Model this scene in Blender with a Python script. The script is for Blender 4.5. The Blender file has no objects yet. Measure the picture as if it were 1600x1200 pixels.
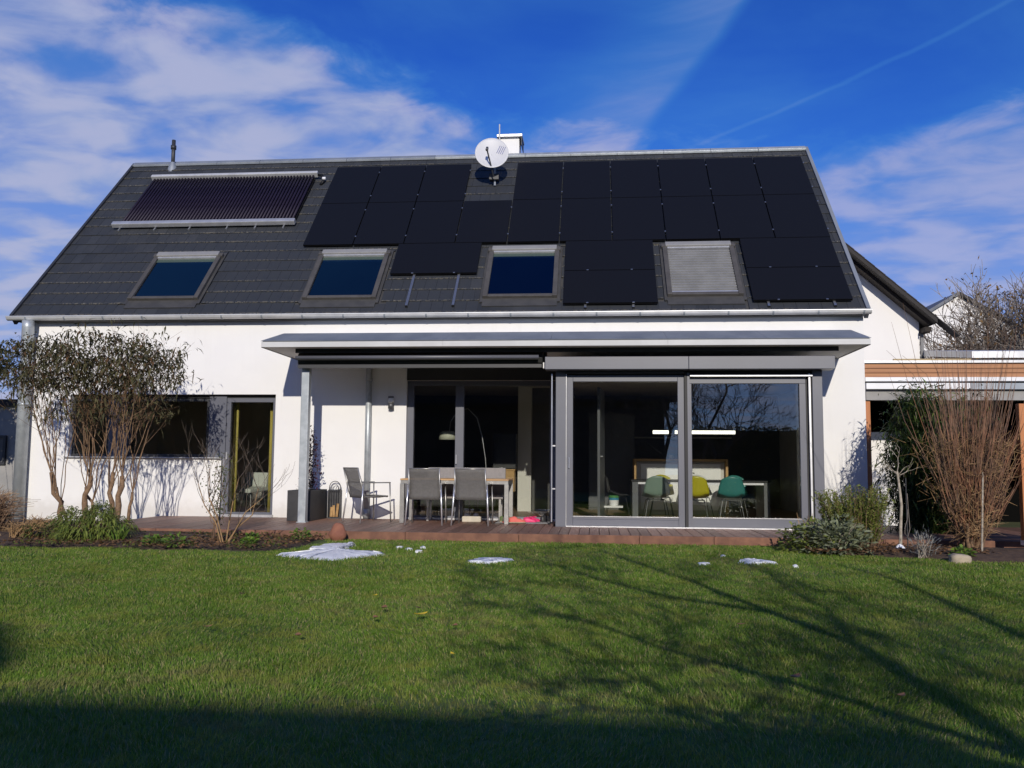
import bpy, math, random
import numpy as np
from mathutils import Vector, Matrix

random.seed(7)
rng = np.random.default_rng(11)
scene = bpy.context.scene
COL = scene.collection
R = math.radians

# ------------------------------------------------------------------ camera
cam_d = bpy.data.cameras.new('camera'); cam = bpy.data.objects.new('camera', cam_d); COL.objects.link(cam)
yaw, pitch, roll = R(-5.359), R(5.140), R(-0.441)
fwd = Vector((math.sin(yaw)*math.cos(pitch), math.cos(yaw)*math.cos(pitch), math.sin(pitch)))
right = Vector((math.cos(yaw), -math.sin(yaw), 0)); down = fwd.cross(right)
r2 = right*math.cos(roll) + down*math.sin(roll); d2 = down*math.cos(roll) - right*math.sin(roll)
m = Matrix((r2, -d2, -fwd)).transposed().to_4x4(); m.translation = Vector((5.779, -15.515, 1.015))
cam.matrix_world = m
cam_d.sensor_width = 36; cam_d.lens = 36*1380/1600; cam_d.clip_end = 2000; cam_d.clip_start = 0.05
scene.camera = cam

# ------------------------------------------------------------------ world, sun, exposure
SUN = Vector((0.14, -1.0, 0.378)).normalized()
EL = math.asin(SUN.z)
world = bpy.data.worlds.new('World'); scene.world = world; world.use_nodes = True
wt = world.node_tree; wt.nodes.clear()
def N(t, tree=None, **kw):
    n = (tree or wt).nodes.new(t)
    for k, v in kw.items(): setattr(n, k, v)
    return n
class G:
    """tiny node-math helper"""
    def __init__(s, tree): s.t = tree
    def m(s, op, a, b=0.0, c=0.0, clamp=False):
        n = s.t.nodes.new('ShaderNodeMath'); n.operation = op; n.use_clamp = clamp
        for i, x in enumerate((a, b, c)):
            if isinstance(x, (int, float)): n.inputs[i].default_value = x
            else: s.t.links.new(x, n.inputs[i])
        return n.outputs[0]
    def ss(s, x, lo, hi):
        n = s.t.nodes.new('ShaderNodeMapRange'); n.interpolation_type = 'SMOOTHSTEP'
        s.t.links.new(x, n.inputs[0]); n.inputs[1].default_value = lo; n.inputs[2].default_value = hi
        n.inputs[3].default_value = 0; n.inputs[4].default_value = 1
        return n.outputs[0]
    def noise(s, vec, scale, detail=4, rough=.55, dist=0.0, out=0):
        n = s.t.nodes.new('ShaderNodeTexNoise'); n.inputs['Scale'].default_value = scale
        n.inputs['Detail'].default_value = detail; n.inputs['Roughness'].default_value = rough
        n.inputs['Distortion'].default_value = dist
        if vec is not None: s.t.links.new(vec, n.inputs['Vector'])
        return n.outputs[out]
    def comb(s, x, y, z):
        n = s.t.nodes.new('ShaderNodeCombineXYZ')
        for i, v in enumerate((x, y, z)):
            if isinstance(v, (int, float)): n.inputs[i].default_value = v
            else: s.t.links.new(v, n.inputs[i])
        return n.outputs[0]
    def sep(s, v):
        n = s.t.nodes.new('ShaderNodeSeparateXYZ'); s.t.links.new(v, n.inputs[0]); return n.outputs
    def mix(s, f, a, b, blend='MIX'):
        n = s.t.nodes.new('ShaderNodeMix'); n.data_type = 'RGBA'; n.blend_type = blend
        for i, v in ((0, f), (6, a), (7, b)):
            if isinstance(v, (int, float)): n.inputs[i].default_value = v
            elif isinstance(v, (tuple, list)): n.inputs[i].default_value = (*v[:3], 1)
            else: s.t.links.new(v, n.inputs[i])
        return n.outputs[2]
g = G(wt)
sky = N('ShaderNodeTexSky', sky_type='NISHITA'); sky.sun_disc = False
sky.sun_elevation = EL; sky.sun_rotation = math.pi - 0.14
sky.air_density = 1.0; sky.dust_density = 0.3; sky.ozone_density = 2.5; sky.altitude = 300
tc = N('ShaderNodeTexCoord')
D = g.sep(tc.outputs['Generated'])
az = g.m('MULTIPLY', g.m('ARCTAN2', D[0], D[1]), 57.2958)          # degrees, 0 = straight at the house
el = g.m('MULTIPLY', g.m('ARCSINE', D[2]), 57.2958)
blue = g.mix(1.0, sky.outputs[0], (0.21, 0.66, 1.9), 'MULTIPLY')
# cloud sheet: coordinates on a flat layer overhead
zz = g.m('ADD', g.m('MAXIMUM', D[2], 0.0), 0.12)
px_ = g.m('DIVIDE', D[0], zz); py_ = g.m('DIVIDE', D[1], zz)
P = g.comb(px_, py_, 0.0)
n_big = g.noise(P, 1.5, 7, .55, .5); n_med = g.noise(P, 5.0, 6, .6, .7); n_row = g.noise(g.comb(g.m('ADD', g.m('MULTIPLY', px_, 1.4), g.m('MULTIPLY', py_, 3.2)), g.m('MULTIPLY', g.m('SUBTRACT', px_, py_), .9), 3.0), 2.6, 5, .55, .8)
edge = g.m('ADD', g.m('MULTIPLY', g.m('SUBTRACT', n_big, .5), 13.0), g.m('MULTIPLY', g.m('SUBTRACT', n_med, .5), 7.0))
# the bank of cloud stands higher in the west (left) than in the east
sx = g.m('DIVIDE', D[0], g.m('SQRT', g.m('ADD', g.m('MULTIPLY', D[0], D[0]), g.m('ADD', g.m('MULTIPLY', D[1], D[1]), 1e-6))))
bank = g.m('SUBTRACT', 29.0, g.m('MULTIPLY', g.ss(sx, -.5, .05), 8.0))
dens = g.ss(g.m('ADD', g.m('SUBTRACT', bank, el), edge), -1.0, 4.5)
n_soft = g.noise(g.comb(px_, g.m('MULTIPLY', py_, 1.25), 7.0), 4.6, 6, .48, .3)
tex = g.ss(g.m('ADD', g.m('MULTIPLY', n_soft, .66), g.m('ADD', g.m('MULTIPLY', n_big, .24), g.m('MULTIPLY', n_row, .10))), .37, .585)
left = g.m('SUBTRACT', 1.0, g.ss(sx, -.1, .24))
body = g.m('MULTIPLY', dens, g.m('ADD', g.m('MULTIPLY', tex, .58), .36))
body = g.m('MULTIPLY', body, g.m('ADD', g.m('MULTIPLY', left, .34), .66))
# thin high veil and a contrail
veil_c = g.m('SUBTRACT', az, g.m('ADD', g.m('MULTIPLY', el, .92), -16.4))
veil_w = g.m('ADD', veil_c, g.m('MULTIPLY', g.m('SUBTRACT', n_big, .5), 4.0))
veil = g.m('MULTIPLY', g.ss(veil_w, -11.0, .2), g.m('SUBTRACT', 1.0, g.ss(veil_w, -.2, 1.3)))
veil = g.m('MULTIPLY', veil, g.m('MULTIPLY', g.m('ADD', g.m('MULTIPLY', n_row, .5), .2), .78))
lo = g.m('MULTIPLY', g.m('SUBTRACT', 1.0, g.ss(el, 4.0, 26.0)), g.m('ADD', .5, g.m('MULTIPLY', n_big, .6)))
cn = g.m('MULTIPLY', g.m('SUBTRACT', n_med, .5), .5)
ct = g.m('ABSOLUTE', g.m('ADD', g.m('SUBTRACT', el, g.m('ADD', g.m('MULTIPLY', az, .30), 17.95)), cn))
trail = g.m('MULTIPLY', g.m('SUBTRACT', 1.0, g.ss(ct, .02, .22)), g.m('MULTIPLY', g.ss(az, 4.0, 9.0), .15))
thin = g.m('MULTIPLY', g.ss(n_big, .36, .70), .22)
body = g.m('MAXIMUM', body, thin)
cover = g.m('SUBTRACT', 1.0, g.m('MULTIPLY', g.m('MULTIPLY', g.m('SUBTRACT', 1.0, body), g.m('SUBTRACT', 1.0, veil)), g.m('MULTIPLY', g.m('SUBTRACT', 1.0, g.m('MULTIPLY', lo, .75)), g.m('SUBTRACT', 1.0, trail))))
thick = g.mix(g.ss(n_soft, .4, .66), (4.4, 5.8, 9.6), (6.3, 6.9, 10.0))
cloudc = g.mix(g.ss(cover, .18, .72), (1.3, 4.9, 10.0), thick)
skyc = g.mix(cover, blue, cloudc)
bg = N('ShaderNodeBackground'); bg.inputs['Strength'].default_value = 0.066
wt.links.new(skyc, bg.inputs['Color'])
wo = N('ShaderNodeOutputWorld'); wt.links.new(bg.outputs[0], wo.inputs['Surface'])

sun_d = bpy.data.lights.new('sun', 'SUN'); sun_d.energy = 3.6; sun_d.angle = R(0.53); sun_d.color = (1.0, .93, .815)
sun = bpy.data.objects.new('sun', sun_d); COL.objects.link(sun)
sun.rotation_euler = (-SUN).to_track_quat('-Z', 'Y').to_euler(); sun.location = SUN*60
vs = scene.view_settings; vs.view_transform = 'Standard'; vs.look = 'None'; vs.exposure = 0.0; vs.gamma = 1.0; vs.use_curve_mapping = False
scene.cycles.max_bounces = 8; scene.cycles.transparent_max_bounces = 16

# ------------------------------------------------------------------ materials
MT = {}
def mat(name, c1, c2=None, scale=8.0, rough=.7, metal=0.0, bump=0.0, bscale=60.0, spec=.5, per_obj=0.0, coords='Object', stretch=(1, 1, 1), island=0.0, coat=0.0):
    mt = bpy.data.materials.new(name); mt.use_nodes = True; t = mt.node_tree; h = G(t)
    b = t.nodes['Principled BSDF']; b.inputs['Roughness'].default_value = rough; b.inputs['Metallic'].default_value = metal
    b.inputs['Specular IOR Level'].default_value = spec
    if coat: b.inputs['Coat Weight'].default_value = coat; b.inputs['Coat Roughness'].default_value = .12
    co = t.nodes.new('ShaderNodeTexCoord').outputs[coords]
    mp = t.nodes.new('ShaderNodeMapping'); mp.inputs['Scale'].default_value = stretch; t.links.new(co, mp.inputs['Vector']); v = mp.outputs[0]
    c = c1
    if c2 is not None:
        c = h.mix(h.ss(h.noise(v, scale, 6, .6), .35, .65), c1, c2)
    if per_obj or island:
        rnd = t.nodes.new('ShaderNodeObjectInfo').outputs['Random']
        if island: rnd = t.nodes.new('ShaderNodeNewGeometry').outputs['Random Per Island']
        k = h.m('ADD', 1.0 - (per_obj or island), h.m('MULTIPLY', rnd, 2*(per_obj or island)))
        c = h.mix(1.0, c, h.comb(k, k, k), 'MULTIPLY')
    if isinstance(c, tuple): b.inputs['Base Color'].default_value = (*c, 1)
    else: t.links.new(c, b.inputs['Base Color'])
    if bump:
        bn = t.nodes.new('ShaderNodeBump'); bn.inputs['Strength'].default_value = bump; bn.inputs['Distance'].default_value = .01
        t.links.new(h.noise(v, bscale, 5, .6), bn.inputs['Height']); t.links.new(bn.outputs[0], b.inputs['Normal'])
    MT[name] = mt
    return mt
def glass(name, refl, tint=(1, 1, 1), extra=0.0):
    mt = bpy.data.materials.new(name); mt.use_nodes = True; t = mt.node_tree; t.nodes.clear(); h = G(t)
    tr = t.nodes.new('ShaderNodeBsdfTransparent'); tr.inputs[0].default_value = (*tint, 1)
    gl = t.nodes.new('ShaderNodeBsdfGlossy'); gl.inputs['Roughness'].default_value = .006
    fr = t.nodes.new('ShaderNodeFresnel'); fr.inputs['IOR'].default_value = 1.5
    tc_ = t.nodes.new('ShaderNodeTexCoord')
    bn = t.nodes.new('ShaderNodeBump'); bn.inputs['Strength'].default_value = .02; bn.inputs['Distance'].default_value = .02
    t.links.new(h.noise(tc_.outputs['Object'], 1.3, 1, .4), bn.inputs['Height']); t.links.new(bn.outputs[0], gl.inputs['Normal'])
    mx = t.nodes.new('ShaderNodeMixShader')
    t.links.new(h.m('ADD', h.m('MULTIPLY', fr.outputs[0], refl), extra, clamp=True), mx.inputs[0])
    t.links.new(tr.outputs[0], mx.inputs[1]); t.links.new(gl.outputs[0], mx.inputs[2])
    o = t.nodes.new('ShaderNodeOutputMaterial'); t.links.new(mx.outputs[0], o.inputs[0]); MT[name] = mt
    return mt
def leafmat(name, c1, c2, rough=.55, transl=.25, c3=None):
    mt = bpy.data.materials.new(name); mt.use_nodes = True; t = mt.node_tree; h = G(t)
    b = t.nodes['Principled BSDF']; b.inputs['Roughness'].default_value = rough; b.inputs['Specular IOR Level'].default_value = .3
    rnd = t.nodes.new('ShaderNodeNewGeometry').outputs['Random Per Island']
    c = h.mix(rnd, c1, c2)
    if c3: c = h.mix(h.ss(h.m('FRACT', h.m('MULTIPLY', rnd, 7.31)), .82, .9), c, c3)
    co = t.nodes.new('ShaderNodeTexCoord').outputs['Object']
    k = h.m('ADD', .72, h.m('MULTIPLY', h.noise(co, 2.2, 3, .5), .56))
    c = h.mix(1.0, c, h.comb(k, k, k), 'MULTIPLY')
    t.links.new(c, b.inputs['Base Color'])
    tl = t.nodes.new('ShaderNodeBsdfTranslucent'); t.links.new(c, tl.inputs[0])
    mx = t.nodes.new('ShaderNodeMixShader'); mx.inputs[0].default_value = transl
    out = t.nodes['Material Output']
    t.links.new(b.outputs[0], mx.inputs[1]); t.links.new(tl.outputs[0], mx.inputs[2]); t.links.new(mx.outputs[0], out.inputs[0])
    MT[name] = mt
    return mt

mat('plaster', (.80, .79, .775), (.775, .765, .755), 1.4, .9, bump=.22, bscale=170, spec=.2)
mat('neighbour_plaster', (.80, .78, .755), (.77, .75, .73), .8, .9, bump=.15, bscale=120, spec=.2)
mat('inner_wall', (.74, .72, .66), (.70, .68, .62), 2, .9)
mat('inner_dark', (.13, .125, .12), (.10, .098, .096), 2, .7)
mat('inner_floor', (.33, .23, .14), (.26, .18, .11), 3, .45, stretch=(1, 6, 1))
mat('room_shell', (.62, .60, .55), (.58, .56, .51), 2, .9)
mat('pv_glass', (.0055, .0055, .0075), (.007, .007, .009), 3, .4, spec=.18, per_obj=.12)
mat('pv_frame', (.006, .006, .007), None, rough=.5, spec=.25)
mat('clamp_metal', (.55, .56, .58), None, rough=.35, metal=.9)
mat('zinc', (.23, .255, .29), (.30, .325, .355), 2.2, .5, metal=.35, stretch=(1, .3, 1), bump=.05, bscale=20)
mat('zinc_light', (.64, .64, .64), (.52, .525, .53), 3.0, .42, metal=.35, bump=.04, bscale=25)
mat('galvanised', (.46, .49, .51), (.36, .39, .41), 7.0, .45, metal=.4, bump=.05, bscale=40)
mat('fascia_white', (.56, .56, .555), (.49, .49, .485), 1.6, .6)
mat('soffit', (.86, .85, .83), (.80, .79, .77), 2, .8)
mat('alu_grey', (.118, .122, .148), (.108, .112, .136), 1.2, .42, spec=.5, bump=.02, bscale=300)
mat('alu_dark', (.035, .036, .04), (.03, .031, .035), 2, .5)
mat('awning_case', (.014, .0145, .015), None, rough=.4)
mat('black_rubber', (.012, .012, .013), None, rough=.6)
mat('shade_black', (.004, .004, .004), None, rough=.9, spec=.05)  # black that stands in for the deep shade inside the carport
mat('bright_alu', (.62, .62, .63), (.52, .52, .54), 5, .35, metal=.6)
mat('skylight_frame', (.095, .088, .08), (.075, .069, .063), 5, .55, metal=.15)
mat('skylight_cover', (.30, .295, .285), (.27, .265, .26), 4, .5, metal=.2)
mat('flashing', (.045, .044, .044), (.06, .058, .056), 5, .6)
mat('shutter_slat', (.21, .21, .21), (.17, .17, .17), 3, .6)
mat('corten', (.245, .118, .072), (.17, .08, .052), 6, .85, bump=.15, bscale=80, per_obj=.12)
mat('deck_wood', (.26, .135, .092), (.17, .092, .066), 5, .5, stretch=(9, 1, 1), bump=.2, bscale=50, per_obj=.28)
mat('joist', (.02, .015, .012), None, rough=.9)
mat('orange_timber', (.46, .17, .055), (.36, .13, .045), 5, .6, stretch=(1, 1, .12), bump=.1, bscale=40, per_obj=.1)
mat('fascia_timber', (.40, .19, .085), (.31, .14, .065), 4, .65, stretch=(.12, 1, 3), bump=.1, bscale=40, per_obj=.12)
mat('pale_timber', (.40, .30, .16), (.33, .25, .13), 4, .7, stretch=(.1, 1, 1))
mat('concrete', (.33, .32, .31), (.27, .265, .26), 3, .85, bump=.1)
mat('white_metal', (.82, .82, .83), (.75, .75, .76), 2, .35)
mat('dark_roof', (.032, .027, .025), (.022, .019, .018), 5, .8, bump=.2, bscale=20)
mat('brown_timber', (.022, .015, .011), (.015, .010, .008), 5, .8, stretch=(1, 1, 1))
mat('grey_roof', (.16, .17, .19), (.12, .13, .15), 3, .7)
mat('chair_mesh', (.17, .162, .155), (.145, .138, .132), 30, .75, bump=.25, bscale=400); MT['chair_mesh'].node_tree.nodes['Principled BSDF'].inputs['Alpha'].default_value = .74
mat('silver_leg', (.72, .72, .74), None, rough=.3, metal=.75)
mat('steel_leg', (.40, .39, .37), (.33, .32, .31), 12, .35, metal=.7)
mat('teak', (.50, .30, .13), (.38, .22, .10), 6, .55, stretch=(.3, 4, 4), per_obj=.1)
mat('bench_fabric', (.27, .25, .245), (.24, .225, .22), 20, .9)
mat('planter', (.028, .028, .03), (.04, .04, .043), 4, .65)
mat('iron', (.05, .05, .055), (.075, .075, .08), 8, .55, metal=.4)
mat('firewood', (.45, .28, .12), (.30, .17, .07), 8, .8)
mat('lamp_grey', (.10, .10, .105), None, rough=.4, metal=.4)
mat('opal', (.75, .75, .74), None, rough=.25)
mat('dish', (.60, .60, .61), (.57, .57, .58), 2, .5)
mat('blue_mark', (.07, .09, .30), None, rough=.5)
mat('tube_glass', (.016, .011, .024), (.024, .018, .034), 3, .5, spec=.2)
mat('soil', (.06, .036, .024), (.10, .062, .038), 14, .95, bump=.8, bscale=45)
mat('snow', (.93, .93, .94), (.86, .87, .89), 9, .4, bump=.4, bscale=40)
mat('boulder_red', (.30, .125, .075), (.22, .085, .055), 7, .85, bump=.3, bscale=30)
mat('stone_pale', (.42, .35, .25), (.30, .25, .18), 10, .85, bump=.3, bscale=30)
mat('bark_brown', (.25, .155, .085), (.14, .085, .05), 22, .85, bump=.4, bscale=60)
mat('bark_pale', (.42, .37, .30), (.26, .22, .17), 20, .8, bump=.3, bscale=60)
mat('bark_dark', (.085, .062, .046), (.13, .10, .078), 15, .9, bump=.3, bscale=40)
mat('bark_grey', (.17, .145, .125), (.24, .21, .185), 12, .9, bump=.3, bscale=40)
mat('willow_red', (.175, .074, .038), (.11, .06, .036), 3, .65, island=.5)
mat('twig_brown', (.20, .12, .07), (.12, .072, .042), 8, .8, island=.4)
mat('straw', (.33, .20, .09), (.22, .14, .07), 10, .85, island=.35)
mat('ground_far', (.05, .065, .022), (.07, .08, .03), 1.5, .95)
mat('curtain', (.52, .44, .11), (.45, .38, .09), 2, .9)
mat('armchair', (.58, .60, .54), None, rough=.8)
mat('island_white', (.80, .80, .77), None, rough=.4)
mat('oak', (.50, .30, .10), (.42, .24, .08), 5, .5, stretch=(1, 1, 8))
mat('black_table', (.012, .012, .013), None, rough=.3)
mat('table_leg_grey', (.10, .105, .11), None, rough=.5)
mat('shell_sage', (.18, .255, .20), None, rough=.4)
mat('shell_yellow', (.42, .38, .012), None, rough=.4)
mat('shell_teal', (.035, .19, .165), None, rough=.4)
mat('shell_white', (.6, .62, .58), None, rough=.4)
mat('shell_dark', (.03, .03, .032), None, rough=.5)
mat('chrome_dark', (.03, .03, .032), None, rough=.4)
mat('lamp_shade', (.55, .56, .45), None, rough=.6)
mat('shoe_beige', (.32, .27, .18), (.25, .21, .14), 30, .85)
mat('shoe_coral', (.65, .13, .10), None, rough=.7)
mat('shoe_pink', (.70, .03, .15), None, rough=.5)
mat('shoe_olive', (.10, .14, .05), None, rough=.8)
mat('mat_grey', (.34, .33, .32), (.26, .255, .25), 60, .9)
mat('crate_cream', (.58, .52, .42), (.5, .45, .36), 10, .8)
mat('toy_blue', (.05, .25, .38), None, rough=.4)
mat('toy_green', (.09, .26, .08), None, rough=.4)
mat('hedge_dark', (.02, .028, .012), (.035, .04, .015), 5, .8)
mat('back_house_wall', (.06, .055, .045), (.05, .045, .038), 2, .9)
mat('leaf_yellow', (.62, .46, .03), (.5, .36, .03), 20, .6)
mat('leaf_brown', (.30, .16, .075), (.20, .10, .05), 20, .7)
mat('leaf_dark', (.07, .02, .02), None, rough=.7)
glass('bay_glass', 1.7, (.97, .98, .97), .055)
glass('room_glass', 1.5, (.90, .91, .90), .01)
glass('sky_glass', 1.5, (.5, .55, .6), .085)
leafmat('buddleja_leaf', (.048, .048, .021), (.125, .114, .055), .85, .15, (.12, .065, .03))
leafmat('rosemary_leaf', (.12, .165, .03), (.24, .27, .06), .6, .2)
leafmat('sage_leaf', (.17, .20, .11), (.27, .29, .18), .75, .2)
leafmat('bamboo_leaf', (.012, .026, .008), (.04, .07, .016), .45, .2, (.12, .16, .03))
leafmat('evergreen_leaf', (.10, .14, .028), (.25, .29, .065), .5, .25)
leafmat('primrose_leaf', (.10, .19, .03), (.20, .30, .05), .5, .3)
leafmat('climber_leaf', (.075, .10, .022), (.14, .15, .035), .55, .25)
leafmat('dark_red_leaf', (.03, .012, .012), (.06, .02, .018), .5, .15, (.25, .03, .03))
leafmat('lavender_leaf', (.20, .21, .20), (.28, .28, .27), .8, .15)
leafmat('hedge_leaf', (.025, .04, .014), (.05, .065, .02), .55, .2, (.30, .16, .02))
leafmat('litter', (.12, .062, .03), (.22, .12, .055), .85, .1)
leafmat('last_leaf', (.18, .10, .04), (.28, .17, .06), .7, .2)

# grass blades: colour varies over the lawn in patches
def grassmat():
    mt = leafmat('grass', (.094, .192, .018), (.205, .312, .041), .55, .35, (.42, .36, .16))
    t = mt.node_tree; h = G(t); pos = t.nodes.new('ShaderNodeNewGeometry').outputs['Position']
    n1 = h.noise(pos, .75, 4, .6, .4); n2 = h.noise(pos, 3.4, 4, .6, .3); n3 = h.noise(pos, 9.0, 3, .6)
    yel = h.m('MULTIPLY', h.ss(n2, .48, .66), .55); thin = h.m('MULTIPLY', h.ss(h.m('ADD', h.m('MULTIPLY', n1, .5), h.m('MULTIPLY', n3, .5)), .53, .63), .6)
    dk = h.m('ADD', .58, h.m('MULTIPLY', n1, .84))
    for lk in list(t.links):
        if lk.to_socket.name in ('Base Color',) or (lk.to_node.bl_idname == 'ShaderNodeBsdfTranslucent' and lk.to_socket.name == 'Color'):
            src = lk.from_socket
            c = h.mix(yel, src, (.32, .33, .06)); c = h.mix(thin, c, (.21, .18, .075)); c = h.mix(1.0, c, h.comb(dk, dk, dk), 'MULTIPLY')
            t.links.new(c, lk.to_socket)
    return mt
grassmat()
mat('turf', (.07, .125, .02), (.11, .14, .035), 9, .95, bump=.4, bscale=60)

def wall_wear():
    t = MT['plaster'].node_tree; h = G(t); b = t.nodes['Principled BSDF']; src = b.inputs['Base Color'].links[0].from_socket
    pos = t.nodes.new('ShaderNodeNewGeometry').outputs['Position']; p = h.sep(pos)
    streak = h.noise(h.comb(h.m('MULTIPLY', p[0], 5.0), h.m('MULTIPLY', p[1], 5.0), h.m('MULTIPLY', p[2], .35)), 1.0, 5, .6)
    blot = h.noise(pos, 1.1, 5, .6)
    splash = h.m('MULTIPLY', h.m('SUBTRACT', 1.0, h.ss(h.m('ADD', p[2], h.m('MULTIPLY', h.noise(pos, 7, 4), -.35)), -.1, .22)), .34)
    run = h.m('MULTIPLY', h.m('MULTIPLY', h.ss(streak, .52, .72), h.ss(blot, .42, .62)), .13)
    c = h.mix(run, src, (.52, .50, .47)); c = h.mix(splash, c, (.42, .38, .32)); t.links.new(c, b.inputs['Base Color'])
wall_wear()
def cell_lines():
    t = MT['pv_glass'].node_tree; h = G(t); b = t.nodes['Principled BSDF']; src = b.inputs['Base Color'].links[0].from_socket
    p = h.sep(t.nodes.new('ShaderNodeTexCoord').outputs['Object'])
    def ln(c_, step, w): 
        f = h.m('ABSOLUTE', h.m('SUBTRACT', h.m('FRACT', h.m('DIVIDE', c_, step)), .5)); return h.ss(f, .5-w, .5)
    L_ = h.m('MAXIMUM', h.m('MAXIMUM', ln(p[0], .1605, .035), ln(p[1], .1605, .035)), h.m('MULTIPLY', ln(p[0], .032, .12), .35))
    dust = h.noise(p[0].node.inputs[0].links[0].from_socket, 2.5, 5, .6)
    c = h.mix(h.m('MULTIPLY', L_, .55), src, (.021, .021, .026)); c = h.mix(h.m('MULTIPLY', h.ss(dust, .45, .75), .10), c, (.06, .056, .05))
    t.links.new(c, b.inputs['Base Color']); t.links.new(h.m('ADD', .3, h.m('MULTIPLY', dust, .22)), b.inputs['Roughness'])
cell_lines()
# slate with lichen along the lower edge of each course
TH = R(46.661); CT, ST = math.cos(TH), math.sin(TH)
R0 = Vector((0, 1.31, 5.3483)); NRM = Vector((0, -ST, CT)); VEAVE, VRIDGE, UL, UR = -2.316, 3.512, -4.93, 10.36
ROW, TW = .345, .211
def slate_material():
    mt = mat('slate', (.028, .031, .036), (.037, .039, .043), 1.1, .62, spec=.4)
    t = mt.node_tree; h = G(t); b = t.nodes['Principled BSDF']
    src = b.inputs['Base Color'].links[0].from_socket
    rnd = t.nodes.new('ShaderNodeNewGeometry').outputs
    pos = rnd['Position']; s = h.sep(pos)
    v = h.m('ADD', h.m('MULTIPLY', h.m('SUBTRACT', s[1], 1.31), CT), h.m('MULTIPLY', h.m('SUBTRACT', s[2], 5.3483), ST))
    fr = h.m('FRACT', h.m('DIVIDE', h.m('SUBTRACT', v, VEAVE - .02), ROW))
    nz = h.noise(pos, 26, 3, .6); n2 = h.noise(pos, .55, 3, .5); n3 = h.noise(pos, 75, 2, .5)
    edge = h.m('SUBTRACT', 1.0, h.ss(fr, .03, .16))
    east = h.ss(s[0], -5.0, 3.0)
    lich = h.m('MULTIPLY', h.m('MULTIPLY', edge, h.ss(nz, .46, .58)), h.ss(n2, .34, .55))
    c = h.mix(h.m('MULTIPLY', lich, .42), src, (.26, .225, .15))
    speck = h.m('MULTIPLY', h.m('MULTIPLY', edge, h.ss(n3, .64, .70)), h.ss(n2, .36, .58))
    c = h.mix(h.m('MULTIPLY', speck, .65), c, (.50, .49, .44))
    k = h.m('ADD', .87, h.m('MULTIPLY', rnd['Random Per Island'], .26))
    c = h.mix(1.0, c, h.comb(k, k, k), 'MULTIPLY')
    t.links.new(c, b.inputs['Base Color'])
    t.links.new(h.m('ADD', .5, h.m('MULTIPLY', h.noise(pos, 6, 3), .25)), b.inputs['Roughness'])
slate_material()
# lamp that is switched on
lm = bpy.data.materials.new('lit_tube'); lm.use_nodes = True
lb = lm.node_tree.nodes['Principled BSDF']; lb.inputs['Base Color'].default_value = (.8, .8, .72, 1); lb.inputs['Emission Color'].default_value = (1, .96, .80, 1); lb.inputs['Emission Strength'].default_value = 2.2
MT['lit_tube'] = lm

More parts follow.
